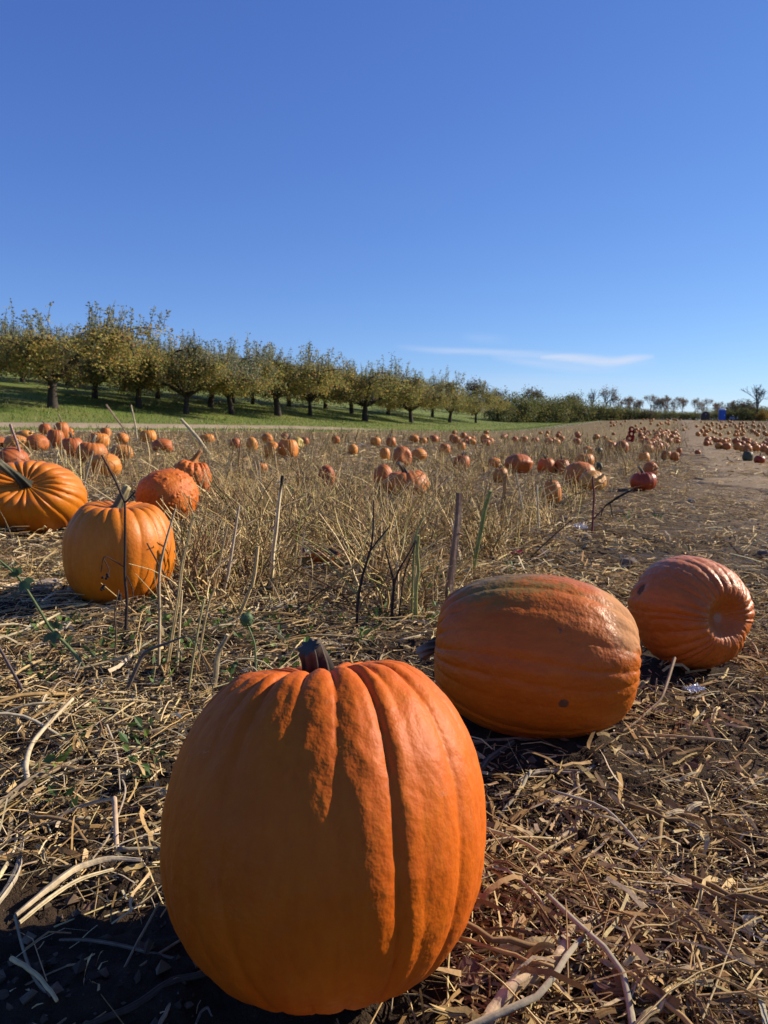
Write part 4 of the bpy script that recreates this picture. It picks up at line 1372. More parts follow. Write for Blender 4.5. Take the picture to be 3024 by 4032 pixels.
# ------------------------------------------------------------------ man-made things
def ladybug_board():
    """painted plywood board with three face holes"""
    D = 37.0; px = 629.5
    x = (px - 384) / FPX * D; z0 = float(terrain(x, D))
    k = D / FPX                       # metres per pixel
    d = pix_dir(px, 426.3); top = EYE + d[2] * (D / d[1]) - z0
    U = top / 16.5
    root = empty('photo_board', (x, D, z0), radians(-8))
    # outline (in board units: x, z), bottom to top, then mirrored unevenly
    right = [(3.0, 0), (3.4, 2.5), (3.5, 4.5), (3.8, 6.2), (3.3, 7.6), (3.9, 9.2), (3.6, 10.4), (3.0, 11.0), (3.6, 12.2), (3.5, 14.0), (2.6, 15.6), (1.2, 16.5)]
    left = [(-.6, 16.4), (-1.8, 15.4), (-2.4, 14.2), (-2.3, 12.8), (-1.9, 11.4), (-2.6, 10.6), (-2.9, 9.3), (-2.3, 8.3), (-3.4, 7.2), (-4.4, 5.2), (-5.0, 3.0), (-4.6, 0)]
    out = np.array(right + left) * U
    holes = [((1.1, 13.4), 1.25), ((.7, 8.6), 1.3), ((-.8, 3.9), 1.25)]
    import bmesh
    bm = bmesh.new()
    loops = [[(p[0], p[1]) for p in out]]
    for (c, r) in holes:
        loops.append([((c[0] + r * cos(a)) * U, (c[1] + r * 1.15 * sin(a)) * U) for a in np.linspace(0, 2 * pi, 15)[:-1]])
    es = []
    for lp in loops:
        vs = [bm.verts.new((p[0], 0, p[1])) for p in lp]
        es += [bm.edges.new((vs[i], vs[(i + 1) % len(vs)])) for i in range(len(vs))]
    bmesh.ops.triangle_fill(bm, edges=es, use_beauty=True, use_dissolve=False)
    r = bmesh.ops.extrude_face_region(bm, geom=bm.faces[:])
    bmesh.ops.translate(bm, verts=[v for v in r['geom'] if isinstance(v, bmesh.types.BMVert)], vec=(0, .03, 0))
    bmesh.ops.recalc_face_normals(bm, faces=bm.faces[:])
    me = bpy.data.meshes.new('board'); bm.to_mesh(me); bm.free()
    me.materials.append(mat_plain('red_paint', (.30, .008, .012), .75, .2))
    link('board', me, root)
    blk = mat_plain('black_paint', (.012, .012, .014), .6, .3)
    for (cx, cz, rx, rz_) in ((3.1, 10.2, .95, 1.2), (-2.0, 10.3, .95, 1.1), (3.0, 6.0, .6, 1.3), (-4.3, 5.2, .5, .8), (-1.6, 14.6, .6, .7)):
        mb = MB()
        a = np.linspace(0, 2 * pi, 17)[:-1]
        ring = np.stack([(cx + rx * np.cos(a)) * U, np.full(16, -.004), (cz + rz_ * np.sin(a)) * U], 1)
        ring2 = ring + [0, -.006, 0]
        V = np.vstack([ring, ring2, ring2.mean(0)])
        Q = [[i, (i + 1) % 16, 16 + (i + 1) % 16, 16 + i] for i in range(16)]
        T = [[32, 16 + i, 16 + (i + 1) % 16] for i in range(16)]
        mb.add(V, Q, T); link('spot', mb.mesh('spot', blk, False), root)
    mb = MB()
    for sx in (-2.6, 2.2):
        mb.tube(np.array([[sx * U, .05, 0], [sx * U, .05, top * .55]]), .02, 4)
    mb.tube(np.array([[sx * U * .2, .45, -.02], [sx * U * .2, .06, top * .5]]), .02, 4)
    link('prop', mb.mesh('prop', mat_plain('raw_wood', (.3, .2, .1))), root)
    tag(root, 'dark red face-in-hole board with three round holes standing among far pumpkins', 'sign')


ladybug_board()


def toilet():
    D = 140.0; px = 719.2
    x = (px - 384) / FPX * D; z0 = float(terrain(x, D))
    root = empty('portable_toilet', (x, D, z0), radians(-14))
    blue = mat_plain('blue_plastic', (.012, .085, .42), .45, .45, .1, 3)
    grey = mat_plain('pale_grey_plastic', (.62, .63, .64), .5, .4, .08, 3)
    k = 1.12; H = 2.0
    mb = MB(); mb.box((0, 0, H / 2 + .06), (k, k, H)); link('cabin', mb.mesh('cabin', blue, False), root)
    mb = MB(); mb.box((0, 0, .03), (k * 1.06, k * 1.06, .1)); link('base', mb.mesh('toilet_base', grey, False), root)
    door = MB(); door.box((0, -k / 2 - .02, H / 2 + .05), (k * .72, .05, H * .9)); d = link('door', door.mesh('toilet_door', blue, False), root)
    mb = MB(); mb.box((k * .28, -k / 2 - .06, 1.05), (.08, .04, .18)); link('latch', mb.mesh('latch', grey, False), d)
    for sx in (-1, 1):
        mb = MB(); mb.box((sx * k * .44, -k / 2 - .015, H / 2 + .06), (.08, .06, H * .98)); link('corner_post', mb.mesh('corner_post', blue, False), root)
    mb = MB()      # domed roof
    n, m = 12, 7
    u = np.linspace(-1, 1, n); X, Y = np.meshgrid(u, u)
    Z = H + .06 + .30 * (1 - X ** 4) * (1 - Y ** 4)
    mb.add(np.stack([X * k * .55, Y * k * .55, Z], -1).reshape(-1, 3), grid_faces(n, n))
    mb.box((0, 0, H + .04), (k * 1.1, k * 1.1, .06))
    link('roof', mb.mesh('toilet_roof', grey), root)
    mb = MB(); mb.tube(np.array([[-.3, .3, H + .1], [-.3, .3, H + .55]]), .06, 8); link('vent_pipe', mb.mesh('vent_pipe', grey), root)
    tag(root, 'blue portable toilet with domed pale grey roof at the far field edge', 'toilet')


toilet()


def shed():
    D = 142.0; px = 702.5
    x = (px - 384) / FPX * D; z0 = float(terrain(x, D))
    root = empty('wooden_shed', (x, D, z0), radians(-10))
    w, h, dep = 1.35, 1.75, .9
    wd = mat_plain('weathered_boards', (.085, .068, .058), .9, .2, .4, 5)
    prof = [(-w / 2, 0), (-w / 2, h * .55)] + [(-w / 2 * cos(a), h * .55 + h * .45 * sin(a)) for a in np.linspace(.15, pi - .15, 9)] + [(w / 2, h * .55), (w / 2, 0)]
    n = len(prof)
    V = [(p[0], -dep / 2, p[1]) for p in prof] + [(p[0], dep / 2, p[1]) for p in prof]
    mb = MB(); me = bpy.data.meshes.new('shed_wall')
    me.from_pydata(V, [], [list(range(n)), list(range(2 * n - 1, n - 1, -1))] + [[i, n + i, n + (i + 1) % n, (i + 1) % n] for i in range(n)])
    me.materials.append(wd); link('wall', me, root)
    for i in range(7):
        mb = MB(); xx = -w / 2 + w * (i + .5) / 7
        hh = h * .55 + h * .42 * math.sqrt(max(0, 1 - (2 * xx / w) ** 2))
        mb.box((xx, -dep / 2 - .015 - .004 * (i % 2), hh / 2), (w / 7 - .02, .03, hh - .04)); link('plank', mb.mesh('plank', wd, False), root)
    mb = MB(); mb.box((0, -dep / 2 - .04, h * .72), (.22, .03, .26)); link('vent', mb.mesh('shed_vent', mat_plain('pale_vent', (.3, .28, .26))), root)
    tag(root, 'dark weathered round-topped wooden shed left of the blue toilet', 'shed')


shed()


def trailer():
    D = 141.0; px = 730.0
    x = (px - 384) / FPX * D; z0 = float(terrain(x, D))
    root = empty('utility_cart', (x, D, z0), radians(-10))
    gm = mat_plain('blue_grey_metal', (.16, .18, .24), .5, .4)
    mb = MB(); mb.box((-.15, 0, .5), (.75, .6, .62)); link('tank', mb.mesh('tank', gm, False), root)
    mb = MB(); mb.tube(np.array([[-.1, 0, .8], [-.1, 0, 1.1]]), .12, 10); link('cap', mb.mesh('cap', mat_plain('dark_rubber', (.02, .02, .022))), root)
    mb = MB(); mb.box((.55, 0, .42), (.6, .5, .06)); mb.box((.83, 0, .6), (.05, .5, .4)); link('bed', mb.mesh('bed', mat_plain('pale_board', (.35, .34, .33)), False), root)
    for sx in (-.35, .45):
        for sy in (-.36, .36):
            a = np.linspace(0, 2 * pi, 17)[:-1]
            V, Q, T = tube(np.array([[sx, sy - .05, .2], [sx, sy + .05, .2]]), .2, 14)
            mb = MB(); mb.add(V, Q, T); link('wheel', mb.mesh('wheel', mat_plain('tyre', (.02, .02, .02)), False), root)
    tag(root, 'small blue-grey tank cart standing right of the blue toilet', 'cart')


trailer()

# ------------------------------------------------------------------ straw, stubble, weeds
def strands(P0, D, L, W, K, sides, C, bend=None, conform=False, lift=None, wave=0.0, twist=0.0, taper=.35, rs=RNG, arch=None):
    """N bent strips or 3-sided stems. conform: follow the ground (lying pieces)"""
    N = len(P0)
    t = np.linspace(0, 1, K + 1)[None, :, None]
    P = P0[:, None, :] + D[:, None, :] * (L[:, None, None] * t)
    if bend is not None:
        P = P + bend[:, None, :] * (L[:, None, None] * t * t)
    if wave:
        ph = rs.uniform(0, 6.28, (N, 1)); fr = rs.uniform(1.5, 5, (N, 1))
        sd = np.stack([-D[:, 1], D[:, 0], np.zeros(N)], 1)
        P = P + sd[:, None, :] * (wave * L[:, None] * (np.sin(ph + fr * t[:, :, 0]) - np.sin(ph)))[..., None]
        P[..., 2] += wave * .6 * L[:, None] * np.abs(np.sin(ph * 1.7 + fr * 1.3 * t[:, :, 0]))
    if conform:
        z = gz(P[..., 0], P[..., 1])
        zm = .5 * z + .5 * z.max(1, keepdims=True)
        P[..., 2] = P[..., 2] - P0[:, None, 2] + zm + lift[:, None]
        if arch is not None:
            P[..., 2] += arch[:, None] * L[:, None] * np.sin(pi * t[:, :, 0])
    T = np.gradient(P, axis=1)
    T /= np.linalg.norm(T, axis=2)[..., None] + 1e-9
    ref = np.where(np.abs(T[..., 2:3]) > .75, np.stack([np.cos(C[:, 0] * 97), np.sin(C[:, 0] * 97), np.zeros(N)], 1)[:, None, :], np.array([0, 0, 1.0])[None, None, :])
    S = np.cross(T, ref); S /= np.linalg.norm(S, axis=2)[..., None] + 1e-9
    Nn = np.cross(S, T)
    w = W[:, None] * (1 - (1 - taper) * t[:, :, 0])
    if sides == 2:
        a0 = rs.uniform(-1.0, 1.0, (N, 1)) + twist * rs.uniform(-1, 1, (N, 1)) * t[:, :, 0]
        off = (np.cos(a0)[..., None] * S + np.sin(a0)[..., None] * Nn) * (w / 2)[..., None]
        V = np.stack([P - off, P + off], 2)
    else:
        a = np.arange(sides) / sides * 2 * pi
        V = P[:, :, None, :] + (w / 2)[:, :, None, None] * (np.cos(a)[None, None, :, None] * S[:, :, None, :] + np.sin(a)[None, None, :, None] * Nn[:, :, None, :])
    s = V.shape[2]
    base = (np.arange(N) * (K + 1) * s)[:, None, None]
    k = (np.arange(K) * s)[None, :, None]
    if sides == 2:
        j = np.array([0]); j2 = np.array([1])
    else:
        j = np.arange(s); j2 = (j + 1) % s
    Q = np.stack([base + k + j, base + k + j2, base + k + s + j2, base + k + s + j], -1).reshape(-1, 4)
    col = np.repeat(C, (K + 1) * s, 0)
    return V.reshape(-1, 3), Q, col


class Bag:
    def __init__(s): s.V, s.Q, s.C, s.n = [], [], [], 0

    def add(s, v, q, c):
        s.V.append(v); s.Q.append(q + s.n); s.C.append(c); s.n += len(v)

    def obj(s, name, mat, label, cat, smooth=True):
        me = mesh_from(name, np.vstack(s.V), np.vstack(s.Q), np.vstack(s.C), mat, smooth)
        return tag(link(name, me), label, cat, kind='stuff')


def fan(n, r0, r1, power=1.0, half=44.0, rs=RNG):
    """plan points in front of the viewpoint, density falling off as 1/r^(2-power)"""
    u = rs.uniform(0, 1, n)
    r = (r0 ** power + u * (r1 ** power - r0 ** power)) ** (1 / power) if power else r0 * (r1 / r0) ** u
    th = np.radians(rs.uniform(-half, half, n))
    return r * np.sin(th), r * np.cos(th)


PALE = [(.58, .44, .22), (.48, .34, .15), (.64, .52, .31), (.36, .235, .10), (.25, .16, .075), (.42, .36, .25)]
PALW = [3, 3, 2, 2, 1.4, 1]
MULCH = [(.46, .31, .14), (.34, .21, .085), (.58, .43, .21), (.22, .125, .05), (.50, .39, .23), (.14, .084, .04)]
MULW = [3, 3, 2, 2, 1.6, 1.4]

# masses the litter should not cut through
KEEP = [(b1[0], b1[1], s1 * .80), (b2[0], b2[1], s2 * .95), (b3[0], b3[1], s3 * .8)]


def clear_of(x, y):
    ok = np.ones(len(x), bool)
    for (cx, cy, r) in KEEP:
        ok &= (x - cx) ** 2 + (y - cy) ** 2 > r * r
    return ok


def bare_mask(x, y):
    """patches of open soil and the packed path: how much litter stays (0..1)"""
    n = fbm(x * 1.3, y * 1.3, 81, 3) + .5
    lf = sstep(.3, -.3, x - boundary(y) * 1.0)
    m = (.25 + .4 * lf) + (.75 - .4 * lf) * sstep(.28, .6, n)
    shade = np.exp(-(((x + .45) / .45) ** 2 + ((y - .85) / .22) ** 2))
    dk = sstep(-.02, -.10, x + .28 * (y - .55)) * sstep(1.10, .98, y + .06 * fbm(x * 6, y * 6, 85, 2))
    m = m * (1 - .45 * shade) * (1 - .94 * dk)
    pl = path_left(y)
    onp = sstep(-.6, .5, x - pl) * sstep(2.6, 1.6, x - pl) * sstep(7.5, 10, y)
    return m * (1 - .45 * onp)


def litter():
    bag = Bag()
    rs = np.random.default_rng(91)
    # (count, r0, r1, power, length range, width range, segments, sides)
    sets = [(44000, .42, 4.2, 1.05, (.02, .12), (.0012, .0036), 3, 2, 'straw'),
            (14000, .42, 4.2, 1.15, (.03, .15), (.0014, .0038), 2, 3, 'straw'),
            (1500, .5, 4.5, 1.1, (.10, .34), (.002, .0045), 5, 3, 'straw'),
            (60000, .42, 3.6, 1.0, (.006, .034), (.0010, .0042), 2, 2, 'mulch'),
            (9000, .45, 3.6, 1.0, (.025, .12), (.0035, .011), 4, 2, 'ribbon'),
            (112000, 3.2, 17, .8, (.03, .18), (.003, .009), 2, 2, 'straw'),
            (28000, 12, 45, .8, (.08, .30), (.010, .03), 2, 2, 'straw')]
    for (n, r0, r1, pw, lr, wr, K, sd, kind) in sets:
        if r0 < 3: n = int(n * 1.32)
        x, y = fan(n, r0, r1, pw, half=58.0 if r0 < 3 else 44.0, rs=rs)
        right = sstep(-.25, .5, x - boundary(y) + .25 * fbm(x * 2, y * 2, 83, 2))     # 1 on the trodden side
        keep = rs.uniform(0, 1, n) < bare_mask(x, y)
        if kind == 'mulch': keep &= rs.uniform(0, 1, n) < (.35 + .65 * right)
        if kind == 'ribbon': keep &= rs.uniform(0, 1, n) < (.45 + .55 * right)
        if kind == 'straw' and r0 < 3: keep &= rs.uniform(0, 1, n) < (1 - .35 * right)
        keep &= clear_of(x, y) & (track_s(x, y) < -3.2)
        x, y, right = x[keep], y[keep], right[keep]
        n = len(x)
        az = rs.uniform(0, 2 * pi, n)
        D = np.stack([np.cos(az), np.sin(az), rs.normal(size=n) * (.10 if r0 < 3 else .16)], 1)
        L = lr[0] + (lr[1] - lr[0]) * rs.uniform(0, 1, n) ** 2
        W = rs.uniform(*wr, n)
        C = np.where((rs.uniform(0, 1, n) < .25 + (.6 if r0 < 3 else .25) * right)[:, None], pal(rs, n, MULCH, MULW), pal(rs, n, PALE, PALW))
        P0 = np.stack([x, y, np.zeros(n)], 1)
        lift = rs.uniform(0, 1, n) ** 2 * (.030 if r0 < 3 else .05) + W * .4
        arch = np.where(rs.uniform(0, 1, n) < .3, rs.uniform(0, .25, n), 0)
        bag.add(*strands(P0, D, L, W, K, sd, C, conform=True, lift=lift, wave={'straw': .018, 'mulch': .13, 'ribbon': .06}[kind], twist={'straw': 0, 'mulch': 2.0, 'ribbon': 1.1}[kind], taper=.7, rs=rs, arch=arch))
    bag.obj('straw_litter', M['straw'], 'loose dry straw and shredded vine litter covering the soil', 'straw')


litter()


def crumbs():
    """small clods of soil lying on the near ground"""
    rs = np.random.default_rng(33)
    x, y = fan(16000, .45, 4.0, .9, half=56, rs=rs)
    k = clear_of(x, y); x, y = x[k], y[k]; n = len(x)
    s = .002 + .010 * rs.uniform(0, 1, n) ** 4
    o = np.array([[1, 0, 0], [-1, 0, 0], [0, 1, 0], [0, -1, 0], [0, 0, 1], [0, 0, -1]], float)
    V = o[None] * rs.uniform(.55, 1.2, (n, 6, 1)) * s[:, None, None] + rs.normal(size=(n, 6, 3)) * (s * .22)[:, None, None]
    V = V + np.stack([x, y, gz(x, y) + s * .4], 1)[:, None]
    F = np.array([[0, 2, 4], [2, 1, 4], [1, 3, 4], [3, 0, 4], [2, 0, 5], [1, 2, 5], [3, 1, 5], [0, 3, 5]])
    Fs = ((np.arange(n) * 6)[:, None, None] + F[None]).reshape(-1, 3)
    C = np.repeat(pal(rs, n, [(.06, .042, .028), (.10, .07, .045), (.04, .028, .019), (.17, .13, .09)], [3, 3, 2, .4]), 6, 0)
    me = mesh_from('soil_crumbs', V.reshape(-1, 3), Fs, C, M['stone'], False)
    tag(link('soil_crumbs', me), 'loose crumbs and clods of dark soil on the bare ground', 'soil', kind='stuff')


crumbs()


def stubble():
    bag = Bag()
    rs = np.random.default_rng(17)
    STC = [(.50, .37, .17), (.40, .28, .12), (.60, .47, .25), (.27, .18, .08), (.33, .31, .11), (.17, .11, .06)]
    STW = [3, 3, 2, 2, 1.0, .8]
    sets = [(2600, 2.0, 5.0, 1.6, (.06, .26), (.0022, .0050), 4, 3, 1.2),
            (15000, 3.3, 10, 1.2, (.06, .28), (.004, .010), 3, 3, 1.0),
            (24000, 8, 30, 1.1, (.18, .56), (.008, .020), 2, 2, .95),
            (24000, 24, 110, 1.0, (.2, .5), (.022, .06), 2, 2, .9)]
    for (n, r0, r1, pw, lr, wr, K, sd, dens) in sets:
        # stems come in tufts
        nt = n // 7
        x, y = fan(nt, r0, r1, pw, half=42, rs=rs)
        x = np.repeat(x, 7) + rs.normal(size=nt * 7) * (.05 + .012 * r0); y = np.repeat(y, 7) + rs.normal(size=nt * 7) * (.05 + .012 * r0)
        n = len(x)
        s = track_s(x, y)
        edge = x - boundary(y) + .8 * fbm(x * .5, y * .5, 95, 3)
        m = sstep(.35, -.35, edge)
        # thinner left field with openings, thick belt in the middle
        nn = fbm(x * .42, y * .42, 97, 3) + .5
        m = m * (.08 + .92 * sstep(.42, .60, nn))
        belt = sstep(-2.2, -.6, x - (boundary(y) - 2.0)) * .9 + .35
        m = m * np.clip(belt, 0, 1)
        aa = (x - TR0[0]) * TRD[0] + (y - TR0[1]) * TRD[1]
        m = m * (s < field_edge(aa) - .3)
        lowleft = (x < -.2 - .12 * y) & (y < 4.6)
        m = m * np.where(lowleft, .35, 1)
        near = sstep(2.3, 3.3, y + .25 * x)
        m = m * near
        bx_, by_ = (629.5 - 384) / FPX * 37.0, 37.0
        sight = (np.abs(x - bx_ * y / by_) < .75) & (y > 26) & (y < 37.5)
        sight |= (np.abs(x + .29 * y / 3.58) < .24) & (y > 2.2) & (y < 3.75)
        keep = (rs.uniform(0, 1, n) < m * dens) & clear_of(x, y) & ~sight
        x, y = x[keep], y[keep]; n = len(x)
        tl = rs.uniform(0, 2 * pi, n); tn = np.abs(rs.normal(size=n)) * np.where(rs.uniform(0, 1, n) < .25, .9, .30)
        D = np.stack([np.cos(tl) * tn, np.sin(tl) * tn, np.ones(n)], 1); D /= np.linalg.norm(D, axis=1)[:, None]
        L = lr[0] + (lr[1] - lr[0]) * rs.uniform(0, 1, n) ** 1.4
        patch = .72 + .75 * (fbm(x * .6, y * .6, 99, 2) + .25)
        L = L * np.clip(patch, .5, 1.35)
        W = rs.uniform(*wr, n)
        C = pal(rs, n, STC, STW, .35) * (.82 if r0 > 6 else 1.0) * (.7 + .75 * (fbm(x * .8, y * .8, 93, 2) + .5))[:, None]
        P0 = np.stack([x, y, gz(x, y) - .01], 1)
        bend = np.stack([rs.normal(size=n) * .16, rs.normal(size=n) * .16, -np.abs(rs.normal(size=n)) * .10], 1)
        bag.add(*strands(P0, D, L, W, K, sd, C, bend=bend, taper=.45, rs=rs))
    # loose clumps of taller broken straw
    cl = []
    for _ in range(900):
        px, py = rs.uniform(-20, 640), 452 + 158 * rs.uniform(0, 1) ** 1.35
        g = ground_hit(px, py)
        if g[0] - float(boundary(g[1])) > -.1: continue
        if px < 175 and py > 500: continue
        if 278 < px < 365 and 545 < py < 600: continue
        if rs.random() > .35 + 1.3 * (float(fbm(g[0] * .8, g[1] * .8, 96, 2)) + .25): continue
        if px < 130 and rs.random() < .6: continue
        cl.append((g[0], g[1]))
    cl = np.array(cl); m = 18
    c = np.repeat(cl, m, 0); n = len(c)
    sp = np.repeat(rs.uniform(.03, .10, len(cl)), m)
    x = c[:, 0] + rs.normal(size=n) * sp; y = c[:, 1] + rs.normal(size=n) * sp
    cd = np.repeat(rs.normal(size=(len(cl), 2)) * .25, m, 0)
    D = np.stack([(x - c[:, 0]) * 4 + cd[:, 0] + rs.normal(size=n) * .22, (y - c[:, 1]) * 4 + cd[:, 1] + rs.normal(size=n) * .22, np.ones(n)], 1); D /= np.linalg.norm(D, axis=1)[:, None]
    hh = np.repeat(rs.uniform(.14, .52, len(cl)) , m) * rs.uniform(.3, 1.0, n)
    tone = np.repeat(rs.uniform(.55, 1.3, len(cl)), m)[:, None]
    C = pal(rs, n, STC, [3, 2.5, 3, 1.6, 1, .8], .2) * tone * 1.12
    bend = np.stack([rs.normal(size=n) * .3, rs.normal(size=n) * .3, -np.abs(rs.normal(size=n)) * .25], 1)
    ok = clear_of(x, y)
    bag.add(*strands(np.stack([x, y, gz(x, y) - .01], 1)[ok], D[ok], hh[ok], rs.uniform(.0045, .0115, n)[ok], 4, 3, C[ok], bend=bend[ok], taper=.5, rs=rs))
    bag.obj('dry_stubble', M['straw'], 'standing tufts of dry tan stubble and grass between the pumpkins', 'stubble')


stubble()


def weeds_right():
    """dry brown weeds in the field beyond the path, grass blades of the bank"""
    rs = np.random.default_rng(55)
    bag = Bag()
    n = 16000
    y = rs.uniform(0, 1, n) ** .6 * 115 + 12
    x = path_left(y) + 2.4 + .012 * y + rs.uniform(0, 1, n) * (8 + y * .5)
    nn = fbm(x * .25, y * .25, 57, 3) + .5
    k = rs.uniform(0, 1, n) < sstep(.35, .7, nn) * np.clip(y / 45, .15, 1)
    x, y = x[k], y[k]; n = len(x)
    D = np.stack([rs.normal(size=n) * .4, rs.normal(size=n) * .4, np.ones(n)], 1); D /= np.linalg.norm(D, axis=1)[:, None]
    C = pal(rs, n, [(.26, .19, .09), (.18, .15, .06), (.15, .10, .055), (.17, .18, .06)], [3, 2, 2, 1.5])
    bag.add(*strands(np.stack([x, y, terrain(x, y)], 1), D, rs.uniform(.08, .28, n), rs.uniform(.03, .07, n), 2, 2, C, taper=.3, rs=rs))
    bag.obj('dry_weeds', M['straw'], 'low dry brown weeds among the rows beyond the path', 'weeds')
    bag = Bag()
    n = 46000
    a = rs.uniform(-25, 128, n); s = -3.6 + rs.uniform(0, 1, n) ** 1.5 * 18
    x, y = along(a, field_edge(a) + (s + 3.6) / 17.6 * (14 - field_edge(a)))
    ss = (s + 3.6) / 17.6 * (14 - field_edge(a))
    rut = np.minimum(np.abs(ss - .95), np.abs(ss - 2.75))
    k = rut > .42
    x, y = x[k], y[k]; n = len(x)
    D = np.stack([rs.normal(size=n) * .45, rs.normal(size=n) * .45, np.ones(n)], 1); D /= np.linalg.norm(D, axis=1)[:, None]
    C = pal(rs, n, [(.13, .20, .03), (.18, .24, .045), (.10, .15, .025), (.26, .24, .09)], [3, 3, 2, 1.6])
    bag.add(*strands(np.stack([x, y, terrain(x, y) + .03], 1), D, rs.uniform(.06, .19, n), rs.uniform(.02, .05, n), 1, 2, C, taper=.2, rs=rs))
    bag.obj('bank_grass', M['green'], 'green grass growing on the bank below the orchard', 'grass')


weeds_right()


def green_patches():
    """low green weeds between the straw"""
    rs = np.random.default_rng(71)
    cl = []
    spots = [(150, 640, 60, .25), (60, 690, 40, .2), (200, 660, 45, .25), (330, 640, 45, .3), (405, 590, 40, .35), (385, 620, 36, .25), (95, 780, 26, .15), (170, 770, 14, .1), (60, 640, 40, .25), (250, 600, 30, .3), (300, 660, 30, .2),
             (45, 575, 22, .25), (470, 575, 16, .3), (560, 500, 18, .5), (190, 530, 24, .4), (340, 480, 30, .8), (600, 520, 12, .3), (515, 470, 14, .6), (590, 445, 26, 1.6), (520, 440, 26, 1.6)]
    P, D, S, C = [], [], [], []
    for (px, py, k, sp) in spots:
        c = ground_hit(px, py)
        for _ in range(k // 4):
            q = c[:2] + rs.normal(size=2) * sp * .6
            if not clear_of(np.array([q[0]]), np.array([q[1]]))[0]: continue
            m = rs.integers(5, 10)
            z = float(gz(q[0], q[1]))
            az = rs.uniform(0, 6.28, m)
            up = rs.uniform(.1, 1.3, m)
            r = rs.uniform(.0, .03, m)
            P.append(np.stack([q[0] + np.cos(az) * r, q[1] + np.sin(az) * r, z + rs.uniform(.004, .05, m)], 1))
            D.append(np.stack([np.cos(az), np.sin(az), up], 1))
            S.append(rs.uniform(.012, .030, m) * (1 + .25 * c[1] / 4))
            C.append(pal(rs, m, [(.055, .105, .025), (.085, .15, .03), (.15, .22, .04), (.04, .075, .025)], [3, 3, 1.4, 2]))
    P, D, S, C = np.vstack(P), np.vstack(D), np.concatenate(S), np.vstack(C)
    V, Q = leaf_quads(P, D, S, rs, .55)
    tag(link('green_weeds', mesh_from('green_weeds', V, Q, np.repeat(C, 4, 0), M['green'], False)), 'small green weed leaves sprouting through the straw', 'weeds', kind='stuff')


green_patches()

# ------------------------------------------------------------------ single stalks, vines, twigs
STRAW_C = (.58, .43, .20); PALE_C = (.68, .56, .33); BROWN_C = (.36, .22, .10); GREY_C = (.36, .29, .20); DARK_C = (.055, .040, .035); GREEN_C = (.25, .28, .09); RED_C = (.16, .06, .06); WOOD_C = (.43, .33, .21)


def stalk_obj(name, label, cat, pts, rad, col, group=None, sides=11, ridge=.16, tip=None, parts=(), mat=None, n=None):
    pts = np.asarray(pts, float)
    n = n or max(8, 5 * len(pts))
    P = smooth_path(pts, n)
    R = np.interp(np.linspace(0, 1, n), np.linspace(0, 1, len(rad)), rad)
    rs = np.random.default_rng(len(bpy.data.objects))
    if len(pts) > 2 or n > 12:
        P += R.mean() * .28 * np.stack([np.interp(np.linspace(0, 5, n), np.arange(6), rs.normal(size=6)) for _ in range(3)], 1) * np.array([1, 1, .5])
    V, Q, T = tube(P, R * rs.uniform(.95, 1.05, n), sides, ridge, seed=len(bpy.data.objects))
    C = np.broadcast_to(np.asarray(col, float), (len(V), 3)).copy()
    sd = np.tile(rs.uniform(.35, 1.2, sides), n)
    C[:n * sides] *= sd[:, None] * np.repeat(rs.uniform(.85, 1.12, n), sides)[:, None]
    if tip is not None:
        f = np.repeat(sstep(.86, .93, np.linspace(0, 1, n)), sides)[:, None]
        C[:n * sides] = C[:n * sides] * (1 - f) + np.asarray(tip)[None] * f
    o = P[0].copy()
    me = mesh_from(name, V - o, [Q, T], C, mat or M['stalk'], mat is not None)
    ob = link(name, me)
    ob.location = o
    tag(ob, label, cat, group)
    return ob, P


def child_tube(parent, name, P, rad, col, sides=6, mat=None):
    P = np.asarray(P, float)
    n = max(6, len(P) * 4)
    Q_ = smooth_path(P, n)
    R = np.interp(np.linspace(0, 1, n), np.linspace(0, 1, len(rad)), rad)
    V, Q, T = tube(Q_, R, sides, .08, seed=n)
    me = mesh_from(name, V - np.array(parent.location), [Q, T], np.broadcast_to(np.asarray(col, float), (len(V), 3)), mat or M['weed'])
    return link(name, me, parent)


def standing(name, label, cat, pix, wpx, col, group=None, lean=None, **k):
    """pix[0] is the foot on the ground; the others lie near the same depth"""
    b = ground_hit(*pix[0])
    pts = [b - [0, 0, .02]]
    for i, p in enumerate(pix[1:]):
        Y = b[1] + (lean or 0.0) * (i + 1) / (len(pix) - 1)
        pts.append(at_y(p[0], p[1], Y))
    dep = depth_of(b)
    if cat == 'weed': wpx = [w * .8 for w in wpx]
    ob, P = stalk_obj(name, label, cat, pts, [w * dep / FPX / 2 for w in wpx], col, group, **k)
    if cat == 'stalk' and wpx[0] >= 2.3:
        rs = np.random.default_rng(len(bpy.data.objects))
        for _ in range(int(rs.integers(2, 4))):      # torn leaf bases and side shoots
            i = int(rs.integers(len(P) // 4, len(P) - 1))
            w = wpx[0] * dep / FPX
            sgn = rs.choice((-1, 1)); ln = min(rs.uniform(3, 8) * w, rs.uniform(.02, .045))
            d1 = np.array([sgn * .5, rs.normal() * .4, .75]) * ln * .5
            d2 = d1 + np.array([sgn * .8, rs.normal() * .4, rs.uniform(-.9, .4)]) * ln * .5
            child_tube(ob, 'side_shoot', [P[i], P[i] + d1, P[i] + d2], [w * .22, w * .16, w * .06], np.asarray(col) * rs.uniform(.7, 1.1), 4, M['stalk'])
    return ob, P


